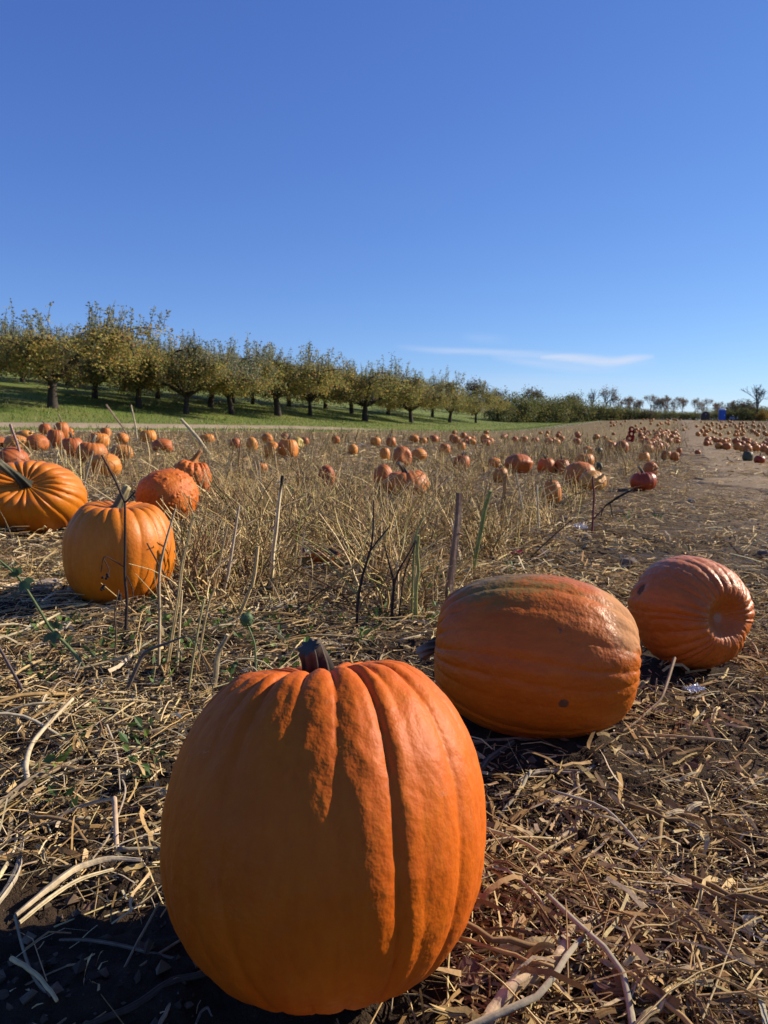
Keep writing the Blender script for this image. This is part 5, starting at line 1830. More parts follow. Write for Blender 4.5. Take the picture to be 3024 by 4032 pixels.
def lying(name, label, cat, pix, wpx, col, group=None, lift=None, **k):
    pts, rad = [], []
    for i, p in enumerate(pix):
        w = np.interp(i / (len(pix) - 1), np.linspace(0, 1, len(wpx)), wpx)
        g = ground_hit(p[0], p[1])
        r = w * .8 * depth_of(g) / FPX / 2
        h = .008 + (lift[i] if lift else 0)
        d = pix_dir(p[0], p[1])
        q = ground_hit(p[0], p[1], lift=h + r)
        pts.append(q); rad.append(r)
    return stalk_obj(name, label, cat, pts, rad, col, group, **k)


GS = 'tall dry stalks standing in the stubble'
S_ = 'dry_stalk'
standing(S_, 'tall pale split stalk with a blackened tip, tallest in the stubble', 'stalk', [(269.6, 590), (275, 540), (282, 476)], [4.6, 4.2, 3.2], PALE_C, GS, tip=(.03, .025, .02))
standing(S_, 'thick brown cut stalk standing just behind the oblong pumpkin', 'stalk', [(448.7, 601), (453.6, 554), (460.3, 493)], [8, 7, 5.6], (.45, .31, .20), GS, tip=(.2, .13, .09))
standing(S_, 'green-edged leaning stalk next to the thick brown one', 'stalk', [(471.3, 578), (480, 535), (490.3, 491)], [4.6, 4.4, 3.8], GREEN_C, GS)
standing(S_, 'straight yellow-green stalk left of the oblong pumpkin, thicker of a pair', 'stalk', [(416, 624), (416.6, 580), (418, 535)], [4.2, 4, 3.6], (.40, .40, .14), GS)
standing(S_, 'slender yellow-green stalk, thinner of a pair left of the oblong pumpkin', 'stalk', [(411.3, 623), (412.5, 580), (415.5, 536), (424, 516)], [2.6, 2.4, 2, 1], (.36, .38, .14), GS)
standing(S_, 'pale stalk leaning over the pumpkin field toward the orchard', 'stalk', [(212, 456), (197, 437), (181, 419)], [3.0, 3.2, 3.2], PALE_C, GS)
standing(S_, 'bent tan stalk with broken upper half, right of the upright pumpkin', 'stalk', [(235, 620), (250.5, 589), (252, 585), (258, 546)], [3, 3.4, 3.6, 3.6], STRAW_C, GS)
standing(S_, 'grey-tan straight stalk between the warty pumpkin and the blackened stalk', 'stalk', [(222, 600), (229, 565), (239, 506)], [3.6, 3.2, 2.2], (.46, .38, .27), GS)
standing(S_, 'thin straw stalk curving up beside the bent tan one', 'stalk', [(209.6, 605), (224, 541), (228, 524)], [2.6, 2.2, 1.6], STRAW_C, GS)
standing(S_, 'dry stalk with frayed top by the right side of the upright pumpkin', 'stalk', [(165, 670), (176, 609), (183.7, 559), (194.5, 514)], [4, 3.6, 3.2, 2.4], STRAW_C, GS)
standing(S_, 'long thin dry stalk crossing the right edge of the upright pumpkin', 'stalk', [(158, 668), (160, 608), (160.4, 565), (175, 509)], [3.2, 3, 2.8, 1.8], (.42, .32, .19), GS)
standing(S_, 'dark thin stalk slanting across the upright pumpkin', 'stalk', [(186, 612), (176, 595), (147, 543)], [2.6, 2.2, 1.4], (.12, .085, .06), GS)
standing(S_, 'brown stalk slanting right beside the warty pumpkin', 'stalk', [(189, 577), (207, 529)], [2.6, 2], BROWN_C, GS)
standing(S_, 'thick pale stalk leaning right in the tuft beside the large pumpkin', 'stalk', [(211, 684), (219, 655), (227, 634)], [5.5, 5, 4.2], (.55, .45, .27), GS)
standing(S_, 'pale straw stem in the tuft right of the upright pumpkin', 'stalk', [(177, 668), (180, 620), (182, 590)], [2.4, 2.2, 1.8], PALE_C, GS)
standing(S_, 'pale straw stem in the tuft right of the upright pumpkin', 'stalk', [(196, 668), (205, 620), (214, 588)], [2.4, 2.2, 1.8], STRAW_C, GS)
standing(S_, 'pale straw stem in the tuft right of the upright pumpkin', 'stalk', [(187, 690), (196, 640), (204, 600)], [2.6, 2.2, 1.8], (.5, .45, .2), GS)
standing(S_, 'thin straw stem standing by the rotten shell', 'stalk', [(293, 580), (297, 543)], [2, 1.6], STRAW_C, GS)
standing(S_, 'thin straw stem standing by the rotten shell', 'stalk', [(297, 580), (304.5, 532)], [2, 1.6], PALE_C, GS)
standing(S_, 'thin straw stem leaning left behind the rotten shell', 'stalk', [(337, 541.5), (318.6, 500)], [1.8, 1.4], STRAW_C, GS)
standing(S_, 'thin straw stem leaning right behind the rotten shell', 'stalk', [(342, 541.5), (358, 500)], [1.8, 1.4], STRAW_C, GS)
standing(S_, 'pale bent stem beside the thick brown cut stalk', 'stalk', [(464, 573), (458, 548), (451, 519)], [2.6, 2.4, 2], PALE_C, GS)
standing(S_, 'pale stiff stem in the stubble near the white litter', 'stalk', [(539.3, 536), (536.8, 485)], [2.4, 1.8], PALE_C, GS)
standing(S_, 'pale stiff stem in the stubble near the white litter', 'stalk', [(527, 530), (516, 473)], [2.4, 1.8], PALE_C, GS)
standing(S_, 'dull brown blunt stalk in front of the cream-sided pumpkin', 'stalk', [(500, 528), (503, 500), (505, 473)], [3.6, 3.4, 3.2], BROWN_C, GS)
standing(S_, 'pair of crossed grey stems in front of the dull orange pumpkin', 'stalk', [(83, 491), (88, 470), (93, 451)], [2.6, 2.2, 1.4], (.5, .4, .25), GS)
standing(S_, 'reddish stalk leaning across the broad ribbed pumpkin', 'stalk', [(28, 474), (19, 448), (10.4, 424)], [2.2, 2.4, 2.6], (.38, .24, .21), GS)
standing(S_, 'thin pale stalk leaning left beside the broad ribbed pumpkin', 'stalk', [(37, 461), (24, 446), (14, 437)], [1.6, 1.6, 1.4], STRAW_C, GS)
standing(S_, 'thin stem standing above the field in front of the orchard', 'stalk', [(137, 440), (135, 423), (131, 405)], [1.6, 1.5, 1.4], PALE_C, GS)
standing(S_, 'dotted seedy stem leaning left in front of the orchard', 'stalk', [(128, 436), (120, 424), (106, 405)], [1.6, 1.7, 1.8], (.30, .21, .14), GS)
standing(S_, 'broken stalk with bright cut end beside the ribbed pumpkins', 'stalk', [(66, 466), (65, 452), (60.5, 452.5)], [2.4, 2.2, 3.0], PALE_C, GS)
for (px, py, h, l) in ((238, 470, 30, 3), (262, 500, 40, -4), (300, 505, 36, 5), (322, 520, 42, -6), (345, 512, 40, 7), (436, 520, 44, -5), (446, 540, 36, 8), (520, 520, 40, 6), (548, 520, 34, -5), (484, 500, 34, 9), (402, 540, 50, 6), (428, 560, 40, 10), (276, 470, 22, -2), (560, 500, 30, 6), (365, 560, 46, -8), (310, 470, 24, 3), (215, 540, 30, -5), (112, 470, 22, 4), (130, 462, 20, -3), (55, 470, 20, 3)):
    standing(S_, 'thin dry stem rising from the straw in the middle of the field', 'stalk', [(px, py), (px + l * .4, py - h * .5), (px + l, py - h)], [1.9, 1.7, 1.3], random.choice((STRAW_C, PALE_C, BROWN_C, (.46, .37, .2))), GS)

# dark forked weeds
GW = 'dark dead weeds'


def weed(label, main, wpx, branches, col=DARK_C, pods=(), leaves=()):
    ob, P = standing('dead_weed', label, 'weed', main, wpx, col, GW, mat=M['weed'])
    Y = P[0][1]
    dep = depth_of(P[0])
    for br, w in branches:
        child_tube(ob, 'branch', [at_y(p[0], p[1], Y - .01 * i) for i, p in enumerate(br)], [x * dep / FPX / 2 for x in w], col)
    for (px, py, r) in pods:
        c = at_y(px, py, Y - .03); r = r * dep / FPX
        rs = np.random.default_rng(int(px))
        mb = MB()
        for _ in range(5):
            V, Q, T = pumpkin_body(8, 6, int(px), ribs=4, depth=.2, lump=.1)
            mb.add(V * r * .6 + c + rs.normal(size=3) * r * .7 - np.array(ob.location), Q, T, (.02, .015, .015))
        link('seed_pod', mb.mesh('seed_pod', M['weed']), ob)
    for (px, py, ln, ax, az_) in leaves:
        c = at_y(px, py, Y - .02)
        k = ln * dep / FPX
        mb = MB()
        for q in range(3):
            a = ax + q * .9
            d = np.array([cos(a), -.3, sin(a)]); s = np.array([-sin(a), .2, cos(a)]) * .28
            t = np.linspace(0, 1, 6)
            w_ = np.sin(pi * t ** .8)
            L_ = c + d * (t * k)[:, None] - s * (w_ * k)[:, None]; R_ = c + d * (t * k)[:, None] + s * (w_ * k)[:, None]
            V = np.stack([L_, R_], 1).reshape(-1, 3) - np.array(ob.location)
            Q = [[2 * i, 2 * i + 1, 2 * i + 3, 2 * i + 2] for i in range(5)]
            mb.add(V, Q, None, (.06, .11, .05))
        link('leaf', mb.mesh('weed_leaf', M['green']), ob)
    return ob


weed('bare dark forked weed with hanging black seed pods in front of the upright pumpkin', [(124.7, 645), (127, 602), (125, 569), (125, 502)], [4, 3.6, 3, 2.4],
     [([(125, 503), (115, 480), (101.6, 455)], [2.4, 2.2, 1.8]), ([(125, 503), (136, 491)], [1.8, 1.4]), ([(124, 567), (113, 560), (104, 557), (101, 572)], [1.2, 1, .8]), ([(104, 559), (109, 570), (107, 577)], [.8, .8, .6]), ([(127, 576), (133, 592), (131, 612)], [1.2, 1, .8])],
     pods=((106, 576, 2.6), (103, 586, 2.4), (120, 597, 3)))
weed('tall dark wiry weed standing right of the rotten shell', [(356.6, 628), (358, 600), (361.5, 578), (372.5, 541.5), (373.7, 500)], [4, 3.8, 3.2, 2.4, 1.4], [([(368, 554), (376, 543), (381, 537), (390, 526)], [2, 1.8, 1.2])])
weed('dark weed forking into two brown prongs left of the yellow-green stalks', [(391, 624), (393, 600), (394, 582), (389, 560), (385, 545)], [3.8, 3.4, 3, 2.4, 1.6], [([(394, 584), (399, 570), (406, 558), (416, 540)], [2.8, 2.4, 1.8, 1.2])])
weed('thin dark leaning stem beside the fork-pronged weed', [(397, 624), (404, 578), (416, 541)], [2, 1.8, 1.2], [])
weed('purple-red branching weed right of the heap of pumpkins', [(592, 536), (594, 500), (592.7, 477)], [2.6, 2.4, 2], [([(593, 520), (600, 512), (604, 508)], [1.6, 1.4, 1.2])], col=RED_C)
weed('dark seedy flower spike leaning toward the squat red pumpkin', [(600, 520), (604, 508), (612.5, 501), (622, 495), (633, 489)], [1.2, 1.8, 2.6, 2.8, 1.4], [([(610, 503), (612, 512), (613, 520)], [1.6, 1.2, 1])], col=(.06, .045, .035))
weed('green weed stem with a few leaves leaning left, in front of the black-stemmed pumpkin', [(95, 676), (73, 652), (52, 630), (39, 609.5), (18.4, 578), (-4, 557)], [4.2, 4, 3.6, 3.2, 2.6, 2], [], col=(.19, .24, .10), leaves=((19, 575, 10, 1.2, 0), (24, 580, 12, -1.8, 0), (52, 632, 12, -2.2, 0), (56, 628, 10, .4, 0)))
weed('purple-grey bare stem lying into the straw at the field edge', [(32, 702), (14, 674), (-3, 643)], [3.6, 3.2, 2.8], [], col=(.13, .10, .10))
weed('dark curved root-like branch arching over straw beside the large pumpkin', [(122.6, 692), (137.8, 664), (148.8, 650), (168, 643), (187, 636)], [5, 5, 4.4, 3, 2], [], col=(.15, .12, .10))
weed('wiry dark stem in the straw left of the bent tan stalk', [(208, 700), (213, 690), (203, 660), (196, 640)], [1.6, 1.5, 1.4, 1.2], [], col=(.09, .07, .06))
weed('short brown branching weed stub among the straw tuft', [(112, 668), (116, 640), (115, 610), (119, 590)], [2.2, 2, 1.8, 1.2], [([(115, 612), (120, 600), (126, 606)], [1.2, 1, .8])], col=(.17, .12, .08))

# thistle-like green pod on its stem
ob, P = standing('thornapple', 'green spiny seed pod on a curved pale green stem behind the large pumpkin', 'weed', [(256, 676), (256, 664), (254.4, 643), (248.5, 626)], [2.6, 2.4, 2.2, 2], (.33, .42, .20), None, mat=M['green'])
c = P[-1] + np.array([-.004, 0, .012])
mb = MB(); V, Q, T = pumpkin_body(18, 12, 4, hw=1.15, ribs=8, depth=.08, lump=.02, dtop=.02, dbot=.02)
mb.add(V * .0175 + c + [0, 0, .006] - P[0], Q, T, (.10, .16, .07))
rs_ = np.random.default_rng(3)
for _ in range(60):
    d = rs_.normal(size=3); d /= np.linalg.norm(d)
    p0 = c + [0, 0, .006] + d * np.array([.0165, .0165, .019])
    mb.tube(np.array([p0, p0 + d * .006]) - P[0], [.0014, .0003], 3, (.16, .22, .09))
link('pod', mb.mesh('pod', M['green']), ob)

# lying vines and straws
GV = 'pieces of dry vine and straw lying on the ground'
V_ = 'dry_vine'
ob, P = lying(V_, 'thick pale forked vine lying on straw left of the large pumpkin', 'vine', [(-12, 813), (0, 804.5), (31.7, 780), (60, 767), (82, 757)], [10, 9.5, 9, 6, 5], WOOD_C, None, lift=[.0, .0, .012, .012, .01], sides=9)
dep = depth_of(P[0])
g = [ground_hit(p[0], p[1], lift=h) for p, h in (((28, 781), .02), ((26, 764), .03), ((33, 742.5), .035), ((52, 720), .05), ((73, 698.5), .07))]
child_tube(ob, 'branch', g, [5.6 * dep / FPX / 2, 6.4 * dep / FPX / 2, 5.5 * dep / FPX / 2, 5 * dep / FPX / 2, 4 * dep / FPX / 2], (.52, .42, .27), 8, M['stalk'])
lying(V_, 'large split vine with greenish node, lower right of the large pumpkin', 'vine', [(484, 1026), (497, 1008), (514.7, 986), (549, 966), (560, 957), (567, 932), (580, 922), (600, 914)], [17, 17, 15, 12, 14, 10, 9, 7], (.50, .38, .24), None, lift=[0, 0, .01, .012, .012, .012, .012, .008], sides=10, ridge=.2)
lying(V_, 'short thick upright-lying vine piece in front of the oblong pumpkin', 'vine', [(575, 775), (579, 797), (579.5, 821), (564, 838), (548, 852)], [8, 9, 9, 8, 5], (.40, .30, .19), None, ridge=.2)
lying(V_, 'slim tan vine curving down in front of the oblong pumpkin', 'vine', [(593.8, 774), (595.6, 805), (611.8, 839), (619, 869)], [4.4, 4.6, 4.2, 3], (.46, .34, .17), None)
lying(V_, 'twisted grey dried vine lying across litter before the oblong pumpkin', 'vine', [(500, 795), (536, 772.5), (585, 771), (606, 760), (624, 754), (643, 754)], [3, 5, 6, 9, 7, 5], (.36, .30, .22), None, ridge=.3, n=34)
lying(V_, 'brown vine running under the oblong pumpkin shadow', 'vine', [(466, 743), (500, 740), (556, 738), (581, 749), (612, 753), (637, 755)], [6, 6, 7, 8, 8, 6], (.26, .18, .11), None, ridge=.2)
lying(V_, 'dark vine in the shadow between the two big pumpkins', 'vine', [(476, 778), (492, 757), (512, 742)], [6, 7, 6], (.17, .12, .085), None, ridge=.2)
lying(V_, 'tan stalk running toward the right edge of the litter', 'vine', [(680, 770), (692.7, 790.4), (730, 815), (780, 850)], [2.5, 4, 3.6, 3], (.48, .35, .17), None)
lying(V_, 'long hair-thin straw crossing the litter', 'straw', [(562, 810), (624, 799), (700, 803), (775, 811)], [1.6, 1.6, 1.6, 1.4], (.50, .38, .20), None)
lying(V_, 'flattened brown vine among mulch right of the large pumpkin', 'vine', [(620, 905), (650, 895), (682, 886), (725, 895)], [6, 8, 6, 5], (.30, .23, .15), None, ridge=.3)
lying(V_, 'grey weathered vine strip beside the flattened brown one', 'vine', [(612, 912), (640, 906), (665, 903), (684, 898)], [5, 6, 6, 4], (.45, .38, .28), None, ridge=.3)
lying(V_, 'short pale stick tilted on mulch', 'straw', [(572, 971), (590, 953), (604, 938)], [5.5, 5, 4.5], (.42, .31, .20), None, lift=[0, .015, .03])
lying(V_, 'cut yellow stalk end at the bottom of the litter', 'straw', [(521, 1026), (531, 1004), (538, 992)], [6, 5.5, 4], (.58, .47, .22), None)
lying(V_, 'thin diagonal twig beside the oblong pumpkin', 'vine', [(602, 736), (626, 729), (650, 709), (664, 693), (674, 658)], [2.4, 2.6, 2.8, 3, 3.2], (.27, .19, .12), None, lift=[0, 0, .01, .03, .07])
lying(V_, 'pale curved straw on the left straw bed', 'straw', [(-4, 640), (34, 627), (60, 613)], [3, 3.4, 2], PALE_C, None, lift=[.01, .02, .03])
ob, P = lying(V_, 'snapped straw bent at a right angle left of the large pumpkin', 'straw', [(49.6, 820), (82, 806), (115.5, 797)], [3.5, 4.5, 4.6], (.55, .43, .28), None, lift=[.005, .02, .045])
dep = depth_of(P[-1]); e = ground_hit(117, 855)
child_tube(ob, 'broken_end', [P[-1], (P[-1] + e) / 2, e + [0, 0, .004]], [5 * dep / FPX / 2] * 3, (.50, .36, .24), 8, M['stalk'])
lying(V_, 'thin wavy vine snaking through straw left of the large pumpkin', 'vine', [(107, 725), (115.7, 749), (120, 774), (125, 793), (109, 835), (90, 862)], [2.4, 2.6, 2.4, 2.2, 2.6, 2.2], (.50, .40, .26), None, lift=[.03, .02, .015, .02, .01, 0])
lying(V_, 'broad fibrous straw strip leading to the shadow edge', 'straw', [(16, 915), (58, 881), (83, 866), (112, 858), (140, 861)], [5, 7, 7, 6, 4], (.56, .45, .29), None, lift=[.005, .015, .015, .015, .01], ridge=.3)
lying(V_, 'pale straw beside the broad fibrous strip', 'straw', [(20, 922), (50, 898), (78, 880), (114, 869)], [4.5, 5, 4.5, 3], PALE_C, None, lift=[.005, .012, .015, .01], ridge=.2)
lying(V_, 'matted grey straw bundle standing out at the left', 'straw', [(-4, 905), (12, 880), (20, 862), (22, 840)], [8, 9, 8, 5], (.50, .42, .30), None, ridge=.38)
lying(V_, 'curved straw strand of the matted bundle', 'straw', [(-6, 885), (6, 866), (13, 852), (17, 828)], [5, 5, 4, 2], PALE_C, None, ridge=.3)
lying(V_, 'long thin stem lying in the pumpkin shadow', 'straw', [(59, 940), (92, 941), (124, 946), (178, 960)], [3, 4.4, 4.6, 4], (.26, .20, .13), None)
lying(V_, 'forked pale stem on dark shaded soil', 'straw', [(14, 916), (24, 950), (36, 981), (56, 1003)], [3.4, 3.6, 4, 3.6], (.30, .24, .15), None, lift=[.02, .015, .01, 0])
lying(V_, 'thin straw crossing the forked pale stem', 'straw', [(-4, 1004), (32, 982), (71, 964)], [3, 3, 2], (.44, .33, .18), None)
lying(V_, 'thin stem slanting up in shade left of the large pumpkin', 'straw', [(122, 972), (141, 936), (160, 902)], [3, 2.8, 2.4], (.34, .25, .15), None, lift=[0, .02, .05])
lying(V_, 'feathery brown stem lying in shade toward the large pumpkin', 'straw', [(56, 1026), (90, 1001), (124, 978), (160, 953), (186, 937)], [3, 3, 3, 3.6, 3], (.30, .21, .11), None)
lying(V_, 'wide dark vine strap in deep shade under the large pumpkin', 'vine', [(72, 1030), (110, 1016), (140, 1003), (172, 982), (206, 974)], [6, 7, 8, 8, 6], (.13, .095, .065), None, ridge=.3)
lying(V_, 'stout cut stick in the bottom shade', 'straw', [(158, 1030), (166, 1012), (173, 999)], [5.5, 5.5, 5], (.36, .28, .17), None)
lying(V_, 'short curled dry root in the bottom shade', 'vine', [(196, 1024), (201, 1012), (208, 1008), (212, 1016)], [3, 3.4, 3, 2], (.25, .2, .14), None, ridge=.2)

# loose straws and vine scraps large enough to pick out
protoS = []
for i in range(14):
    rs = np.random.default_rng(900 + i)
    L = rs.uniform(.10, .22)
    n = 9
    t = np.linspace(-.5, .5, n)
    bnd = rs.uniform(-.10, .10)
    path = np.stack([t * L, bnd * L * (t * t * 2) + rs.normal(size=n) * .0012, .004 + .02 * rs.uniform(0, 1) * np.cos(pi * t) + rs.normal(size=n) * .0007], 1)
    if rs.random() < .55:        # a kink
        kk = rs.integers(3, 6); path[kk:, 1] += (path[kk:, 0] - path[kk, 0]) * rs.uniform(-.9, .9)
    r = rs.uniform(.0022, .0045)
    V, Q, T = tube(path, np.linspace(r, r * .75, n), 6, .2, seed=i)
    C = np.asarray(PALE[i % 6]) * rs.uniform(.8, 1.1)
    Cv = np.broadcast_to(C, (len(V), 3)).copy(); Cv[:n * 6] *= np.tile(rs.uniform(.6, 1.15, 6), n)[:, None]
    protoS.append(mesh_from('loose_straw', V, [Q, T], Cv, M['stalk']))
protoR = []
for i in range(10):              # curled, flat shreds of vine skin
    rs = np.random.default_rng(950 + i)
    L = rs.uniform(.06, .13); n = 12; w = rs.uniform(.005, .011)
    t = np.linspace(0, 1, n)
    cur = rs.uniform(-2.2, 2.2); ang = cur * t
    cx = np.cumsum(np.cos(ang)) * L / n; cy = np.cumsum(np.sin(ang)) * L / n
    cz = .006 + .018 * np.abs(np.sin(t * rs.uniform(2, 6) + rs.uniform(0, 3)))
    tw = rs.uniform(-1.6, 1.6) * t + rs.uniform(-.5, .5)
    sd = np.stack([-np.sin(ang) * np.cos(tw), np.cos(ang) * np.cos(tw), np.sin(tw)], 1)
    ctr = np.stack([cx, cy, cz], 1)
    ww = w * (.35 + .65 * np.sin(pi * (t * .9 + .05)) ** .5) * rs.uniform(.8, 1.15, n)
    rows = np.stack([ctr - sd * ww[:, None] * .5, ctr - [0, 0, .002] , ctr + sd * ww[:, None] * .5], 1)
    V = rows.reshape(-1, 3); V[:, 2] -= V[:, 2].min() - .001
    Q = grid_faces(3, n)
    C = np.repeat((np.asarray(MULCH[i % 5])[None] * rs.uniform(.75, 1.2, (n, 1))), 3, 0) * np.tile([1.05, .7, 1.0], n)[:, None]
    protoR.append(mesh_from('vine_shred', V, Q, C, M['straw']))
protoC = []
for i in range(12):              # split, fibrous pieces of flattened stalk
    rs = np.random.default_rng(980 + i)
    L = rs.uniform(.06, .15); n = 9; sdn = 14
    t = np.linspace(-.5, .5, n)
    path = np.stack([t * L, rs.uniform(-.5, .5) * L * t * t + np.cumsum(rs.normal(size=n)) * .0012, .006 + .012 * rs.uniform(-1, 1) * t + .008 * np.abs(np.sin(t * rs.uniform(3, 8)))], 1)
    r = rs.uniform(.003, .0062)
    V, Q, T = tube(path, r * (1 - .35 * np.abs(t) * rs.uniform(0, 2)), sdn, .45, seed=i + 40)
    ctr = np.repeat(path, sdn, 0)
    V[:n * sdn, 2] = ctr[:, 2] + (V[:n * sdn, 2] - ctr[:, 2]) * rs.uniform(.35, .7)
    V[:sdn, 0] -= rs.uniform(0, .014, sdn); V[(n - 1) * sdn:n * sdn, 0] += rs.uniform(0, .014, sdn)
    V[:, 2] -= V[:, 2].min()
    C = np.asarray((MULCH + PALE)[i % 11]) * rs.uniform(.85, 1.15)
    Cv = np.broadcast_to(C, (len(V), 3)).copy(); Cv[:n * sdn] *= np.tile(rs.uniform(.3, 1.25, sdn), n)[:, None]
    protoC.append(mesh_from('split_stalk', V, [Q, T], Cv, M['stalk'], False))
rs = np.random.default_rng(404)


def drop(meshes, n, name, label, cat, group, r0, r1, side=0, smin=.8, smax=1.3, half=29):
    k = 0; tries = 0
    while k < n and tries < n * 12:
        tries += 1
        x, y = fan(1, r0, r1, 1.0, half=half, rs=rs); x, y = float(x[0]), float(y[0])
        rgt = x - float(boundary(y)) > -.1
        if side == 1 and not rgt or side == -1 and rgt: continue
        if any((x - c[0]) ** 2 + (y - c[1]) ** 2 < (c[2] + .05) ** 2 for c in KEEP): continue
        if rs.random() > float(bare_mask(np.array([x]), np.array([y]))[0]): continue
        o = link(name, meshes[int(rs.integers(len(meshes)))])
        o.location = (x, y, float(gz(x, y)) + rs.uniform(.004, .022))
        o.rotation_euler = (rs.normal() * .12, rs.normal() * .15, rs.uniform(0, 6.28))
        s = rs.uniform(smin, smax); o.scale = (s, s, s)
        tag(o, label, cat, group)
        k += 1


drop(protoS, 150, 'loose_straw', 'single loose dry straw lying on the straw bed left of the path', 'straw', 'loose straws on the straw bed', .75, 3.6, -1)
drop(protoS, 70, 'loose_straw', 'single loose dry straw lying on the brown mulch', 'straw', 'loose straws on the mulch', .75, 3.2, 1)
drop(protoC, 130, 'split_stalk', 'split fibrous piece of dry stalk lying on the brown mulch', 'stalk', 'split stalks on the mulch', .7, 3.0, 1, .5, 1.05)
drop(protoC, 60, 'split_stalk', 'split fibrous piece of dry stalk lying on the straw bed', 'stalk', 'split stalks on the straw bed', .75, 3.0, -1, .5, 1.0)
drop(protoR, 70, 'vine_shred', 'curled shred of dry vine skin lying on the brown mulch', 'vine shred', 'vine shreds on the mulch', .7, 2.6, 1, .45, .9)
drop(protoR, 45, 'vine_shred', 'curled shred of dry vine skin lying on the straw bed', 'vine shred', 'vine shreds on the straw bed', .75, 2.6, -1, .45, .8)


# dry curled leaves
def dry_leaf(seed):
    r = np.random.default_rng(seed)
    n, m = 9, 7
    u = np.linspace(0, 1, n); v = np.linspace(-1, 1, m)
    U, Vv = np.meshgrid(u, v, indexing='ij')
    wdt = np.sin(pi * U ** .75) * (.38 + .05 * np.sin(U * 22))
    X = U - .5; Y = Vv * wdt; Z = .16 * np.abs(Vv) ** 1.5 * np.sin(pi * U) + .10 * np.sin(U * 5 + seed) + .03 * r.normal(size=U.shape)
    V = np.stack([X, Y, Z], -1).reshape(-1, 3); V[:, 2] -= V[:, 2].min()
    c = np.array([(.21, .125, .085), (.27, .17, .10), (.17, .10, .07)][seed % 3])
    C = c[None] * r.uniform(.75, 1.15, (len(V), 1))
    return mesh_from('dry_leaf', V, grid_faces(m, n), C, M['straw'])


LEAF = [dry_leaf(i) for i in range(4)]
for i, (px, py, w, lb) in enumerate([(474, 985, 44, 'large crumpled brown leaf pressed against the foot of the large pumpkin'), (640, 940, 34, 'reddish brown withered leaf on the mulch'), (662, 716, 26, 'curled dry leaf between the oblong pumpkin and the tipped one'), (690, 770, 22, 'curled dry leaf on open mulch'), (600, 1000, 30, 'crumpled brown leaf at the bottom of the mulch'), (150, 742, 22, 'small brown leaf on the straw bed'), (92, 905, 20, 'small dry leaf by the shadow edge'), (720, 905, 26, 'crumpled leaf on the mulch toward the open soil'), (510, 915, 24, 'dry leaf beside the large pumpkin'), (712, 980, 26, 'withered leaf low on the mulch'), (545, 870, 22, 'curled leaf below the short thick vine piece')]):
    g = ground_hit(px, py)
    o = link('dry_leaf', LEAF[i % 4]); s = w * depth_of(g) / FPX
    o.location = (g[0], g[1], float(gz(g[0], g[1])) + .004); o.scale = (s, s, s); o.rotation_euler = (.15, -.1, i * 1.9)
    tag(o, lb, 'leaf', 'dry leaves on the ground')


# stones
def stone(px, py, w, h, col, label, seed, shape=None):
    rs = np.random.default_rng(seed)
    V, Q, T = pumpkin_body(22, 14, seed, hw=.62, ribs=5, depth=.06, dtop=0, dbot=0, lump=.10, power=.7)
    V[:, 2] -= V[:, 2].min()
    base, s, sz = fit_box(V, seed, (px - w / 2, px + w / 2, py - h, py), sink=.04, asp=(.5, 1.3))
    me = mesh_from('stone', rot_z(V, seed) * np.array([s, s, sz]), [Q, T], np.asarray(col)[None] * rs.uniform(.85, 1.15, (len(V), 1)), M['stone'])
    o = link('stone', me); o.location = base
    tag(o, label, 'stone')


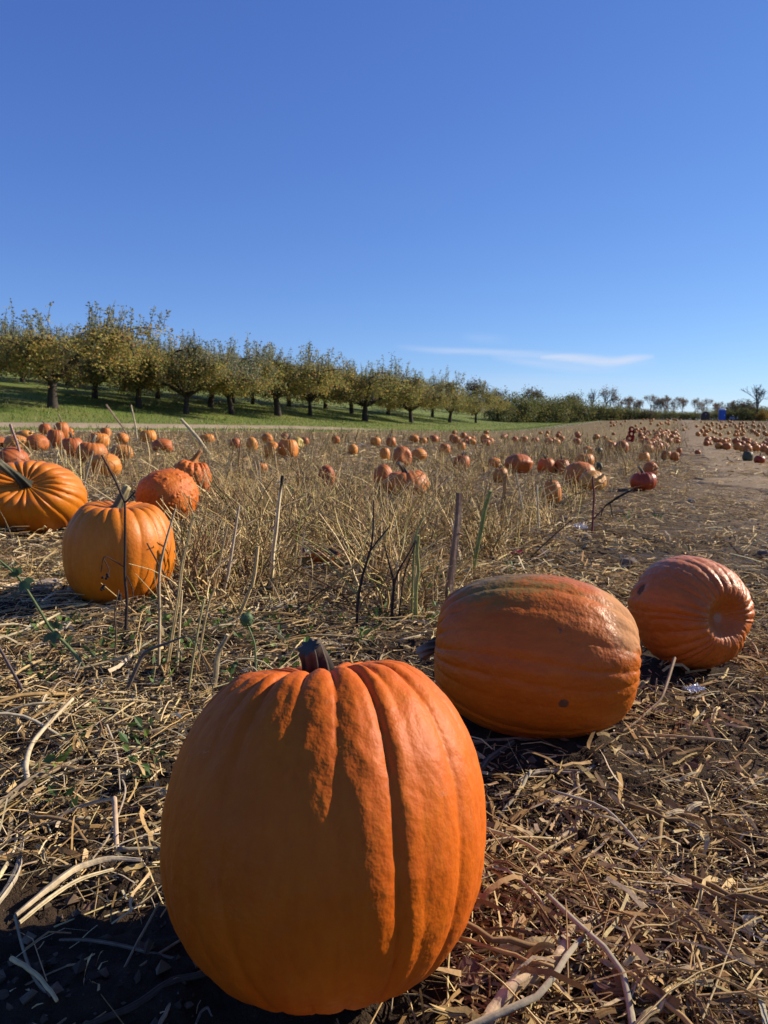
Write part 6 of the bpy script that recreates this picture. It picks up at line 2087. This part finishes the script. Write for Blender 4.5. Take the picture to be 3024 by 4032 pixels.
stone(48, 592, 30, 14, (.36, .28, .21), 'pale rounded stone half in the shade of the upright pumpkin', 3)
stone(629, 568, 18, 11, (.17, .125, .09), 'brown rounded stone behind the oblong pumpkin', 5)
stone(763, 557, 12, 7, (.13, .11, .10), 'dark grey stone on the trodden soil near the tipped pumpkin', 7)
stone(586, 540, 12, 7, (.20, .14, .10), 'small brown stone at the end of a dry stem near the white litter', 9)
stone(692, 504, 8, 5, (.33, .25, .17), 'small tan stone on the bare trodden soil', 11)
stone(737, 1001, 9, 6, (.14, .11, .09), 'pebble on open dark soil', 13)
stone(711, 806, 12, 6, (.17, .14, .12), 'grey pebble in the mulch', 15)
stone(244, 674, 9, 6, (.22, .19, .16), 'rounded pebble behind the large pumpkin', 17)
stone(700, 482, 12, 5, (.10, .075, .05), 'dark clod on the trodden soil left of the path', 19)


def crumpled(px, py, w, h, mat, label, name, seed):
    rs = np.random.default_rng(seed)
    n = 16
    u = np.linspace(-1, 1, n); X, Y = np.meshgrid(u, u, indexing='ij')
    r = np.sqrt(X ** 2 + Y ** 2)
    Z = (.42 * np.exp(-r * 1.4) + .30 * rs.normal(size=X.shape) * .5 + .2 * np.abs(np.sin(X * 4 + Y * 3))) * .7
    e = 1 + .18 * rs.normal(size=X.shape)
    V = np.stack([X * e, Y * e * .8, np.maximum(Z, 0.0)], -1).reshape(-1, 3)
    base, s, sz = fit_box(V, .3, (px - w / 2, px + w / 2, py - h, py), sink=.0, asp=(.4, 2.2))
    me = mesh_from(name, rot_z(V, .3) * np.array([s, s, sz]), grid_faces(n, n), None, mat, False)
    o = link(name, me); o.location = base + np.array([0, 0, .008])
    tag(o, label, 'litter')


def mat_plastic():
    t = NT('clear_plastic')
    p = t.principled(Base_Color=(.75, .80, .85), Roughness=.22)
    p.inputs['Transmission Weight'].default_value = .45
    return t.m


crumpled(580, 531, 16, 10, mat_plain('white_foam', (.78, .75, .70), .6, .4), 'crumpled white foam cup scrap in the straw beside the purple-red weed', 'white_litter', 2)
crumpled(694, 697, 26, 12, mat_plastic(), 'crumpled clear plastic wrapper on the mulch below the tipped pumpkin', 'plastic_wrapper', 5)

# magenta petals in the straw
for (px, py, w) in ((518, 555, 9), (511, 556, 5)):
    g = ground_hit(px, py); k = w * depth_of(g) / FPX
    V, Q = leaf_quads(np.tile(g + [0, 0, .015], (5, 1)), np.array([[cos(a), sin(a), .3] for a in np.linspace(0, 5, 5)]), np.full(5, k * .6), np.random.default_rng(8), .6)
    o = link('petal', mesh_from('petal', V - g, Q, np.broadcast_to(np.array([.30, .01, .09]), (len(V), 3)), M['green'], False)); o.location = g
    tag(o, 'magenta flower petals caught in the flattened straw', 'petal', 'petals in the straw')
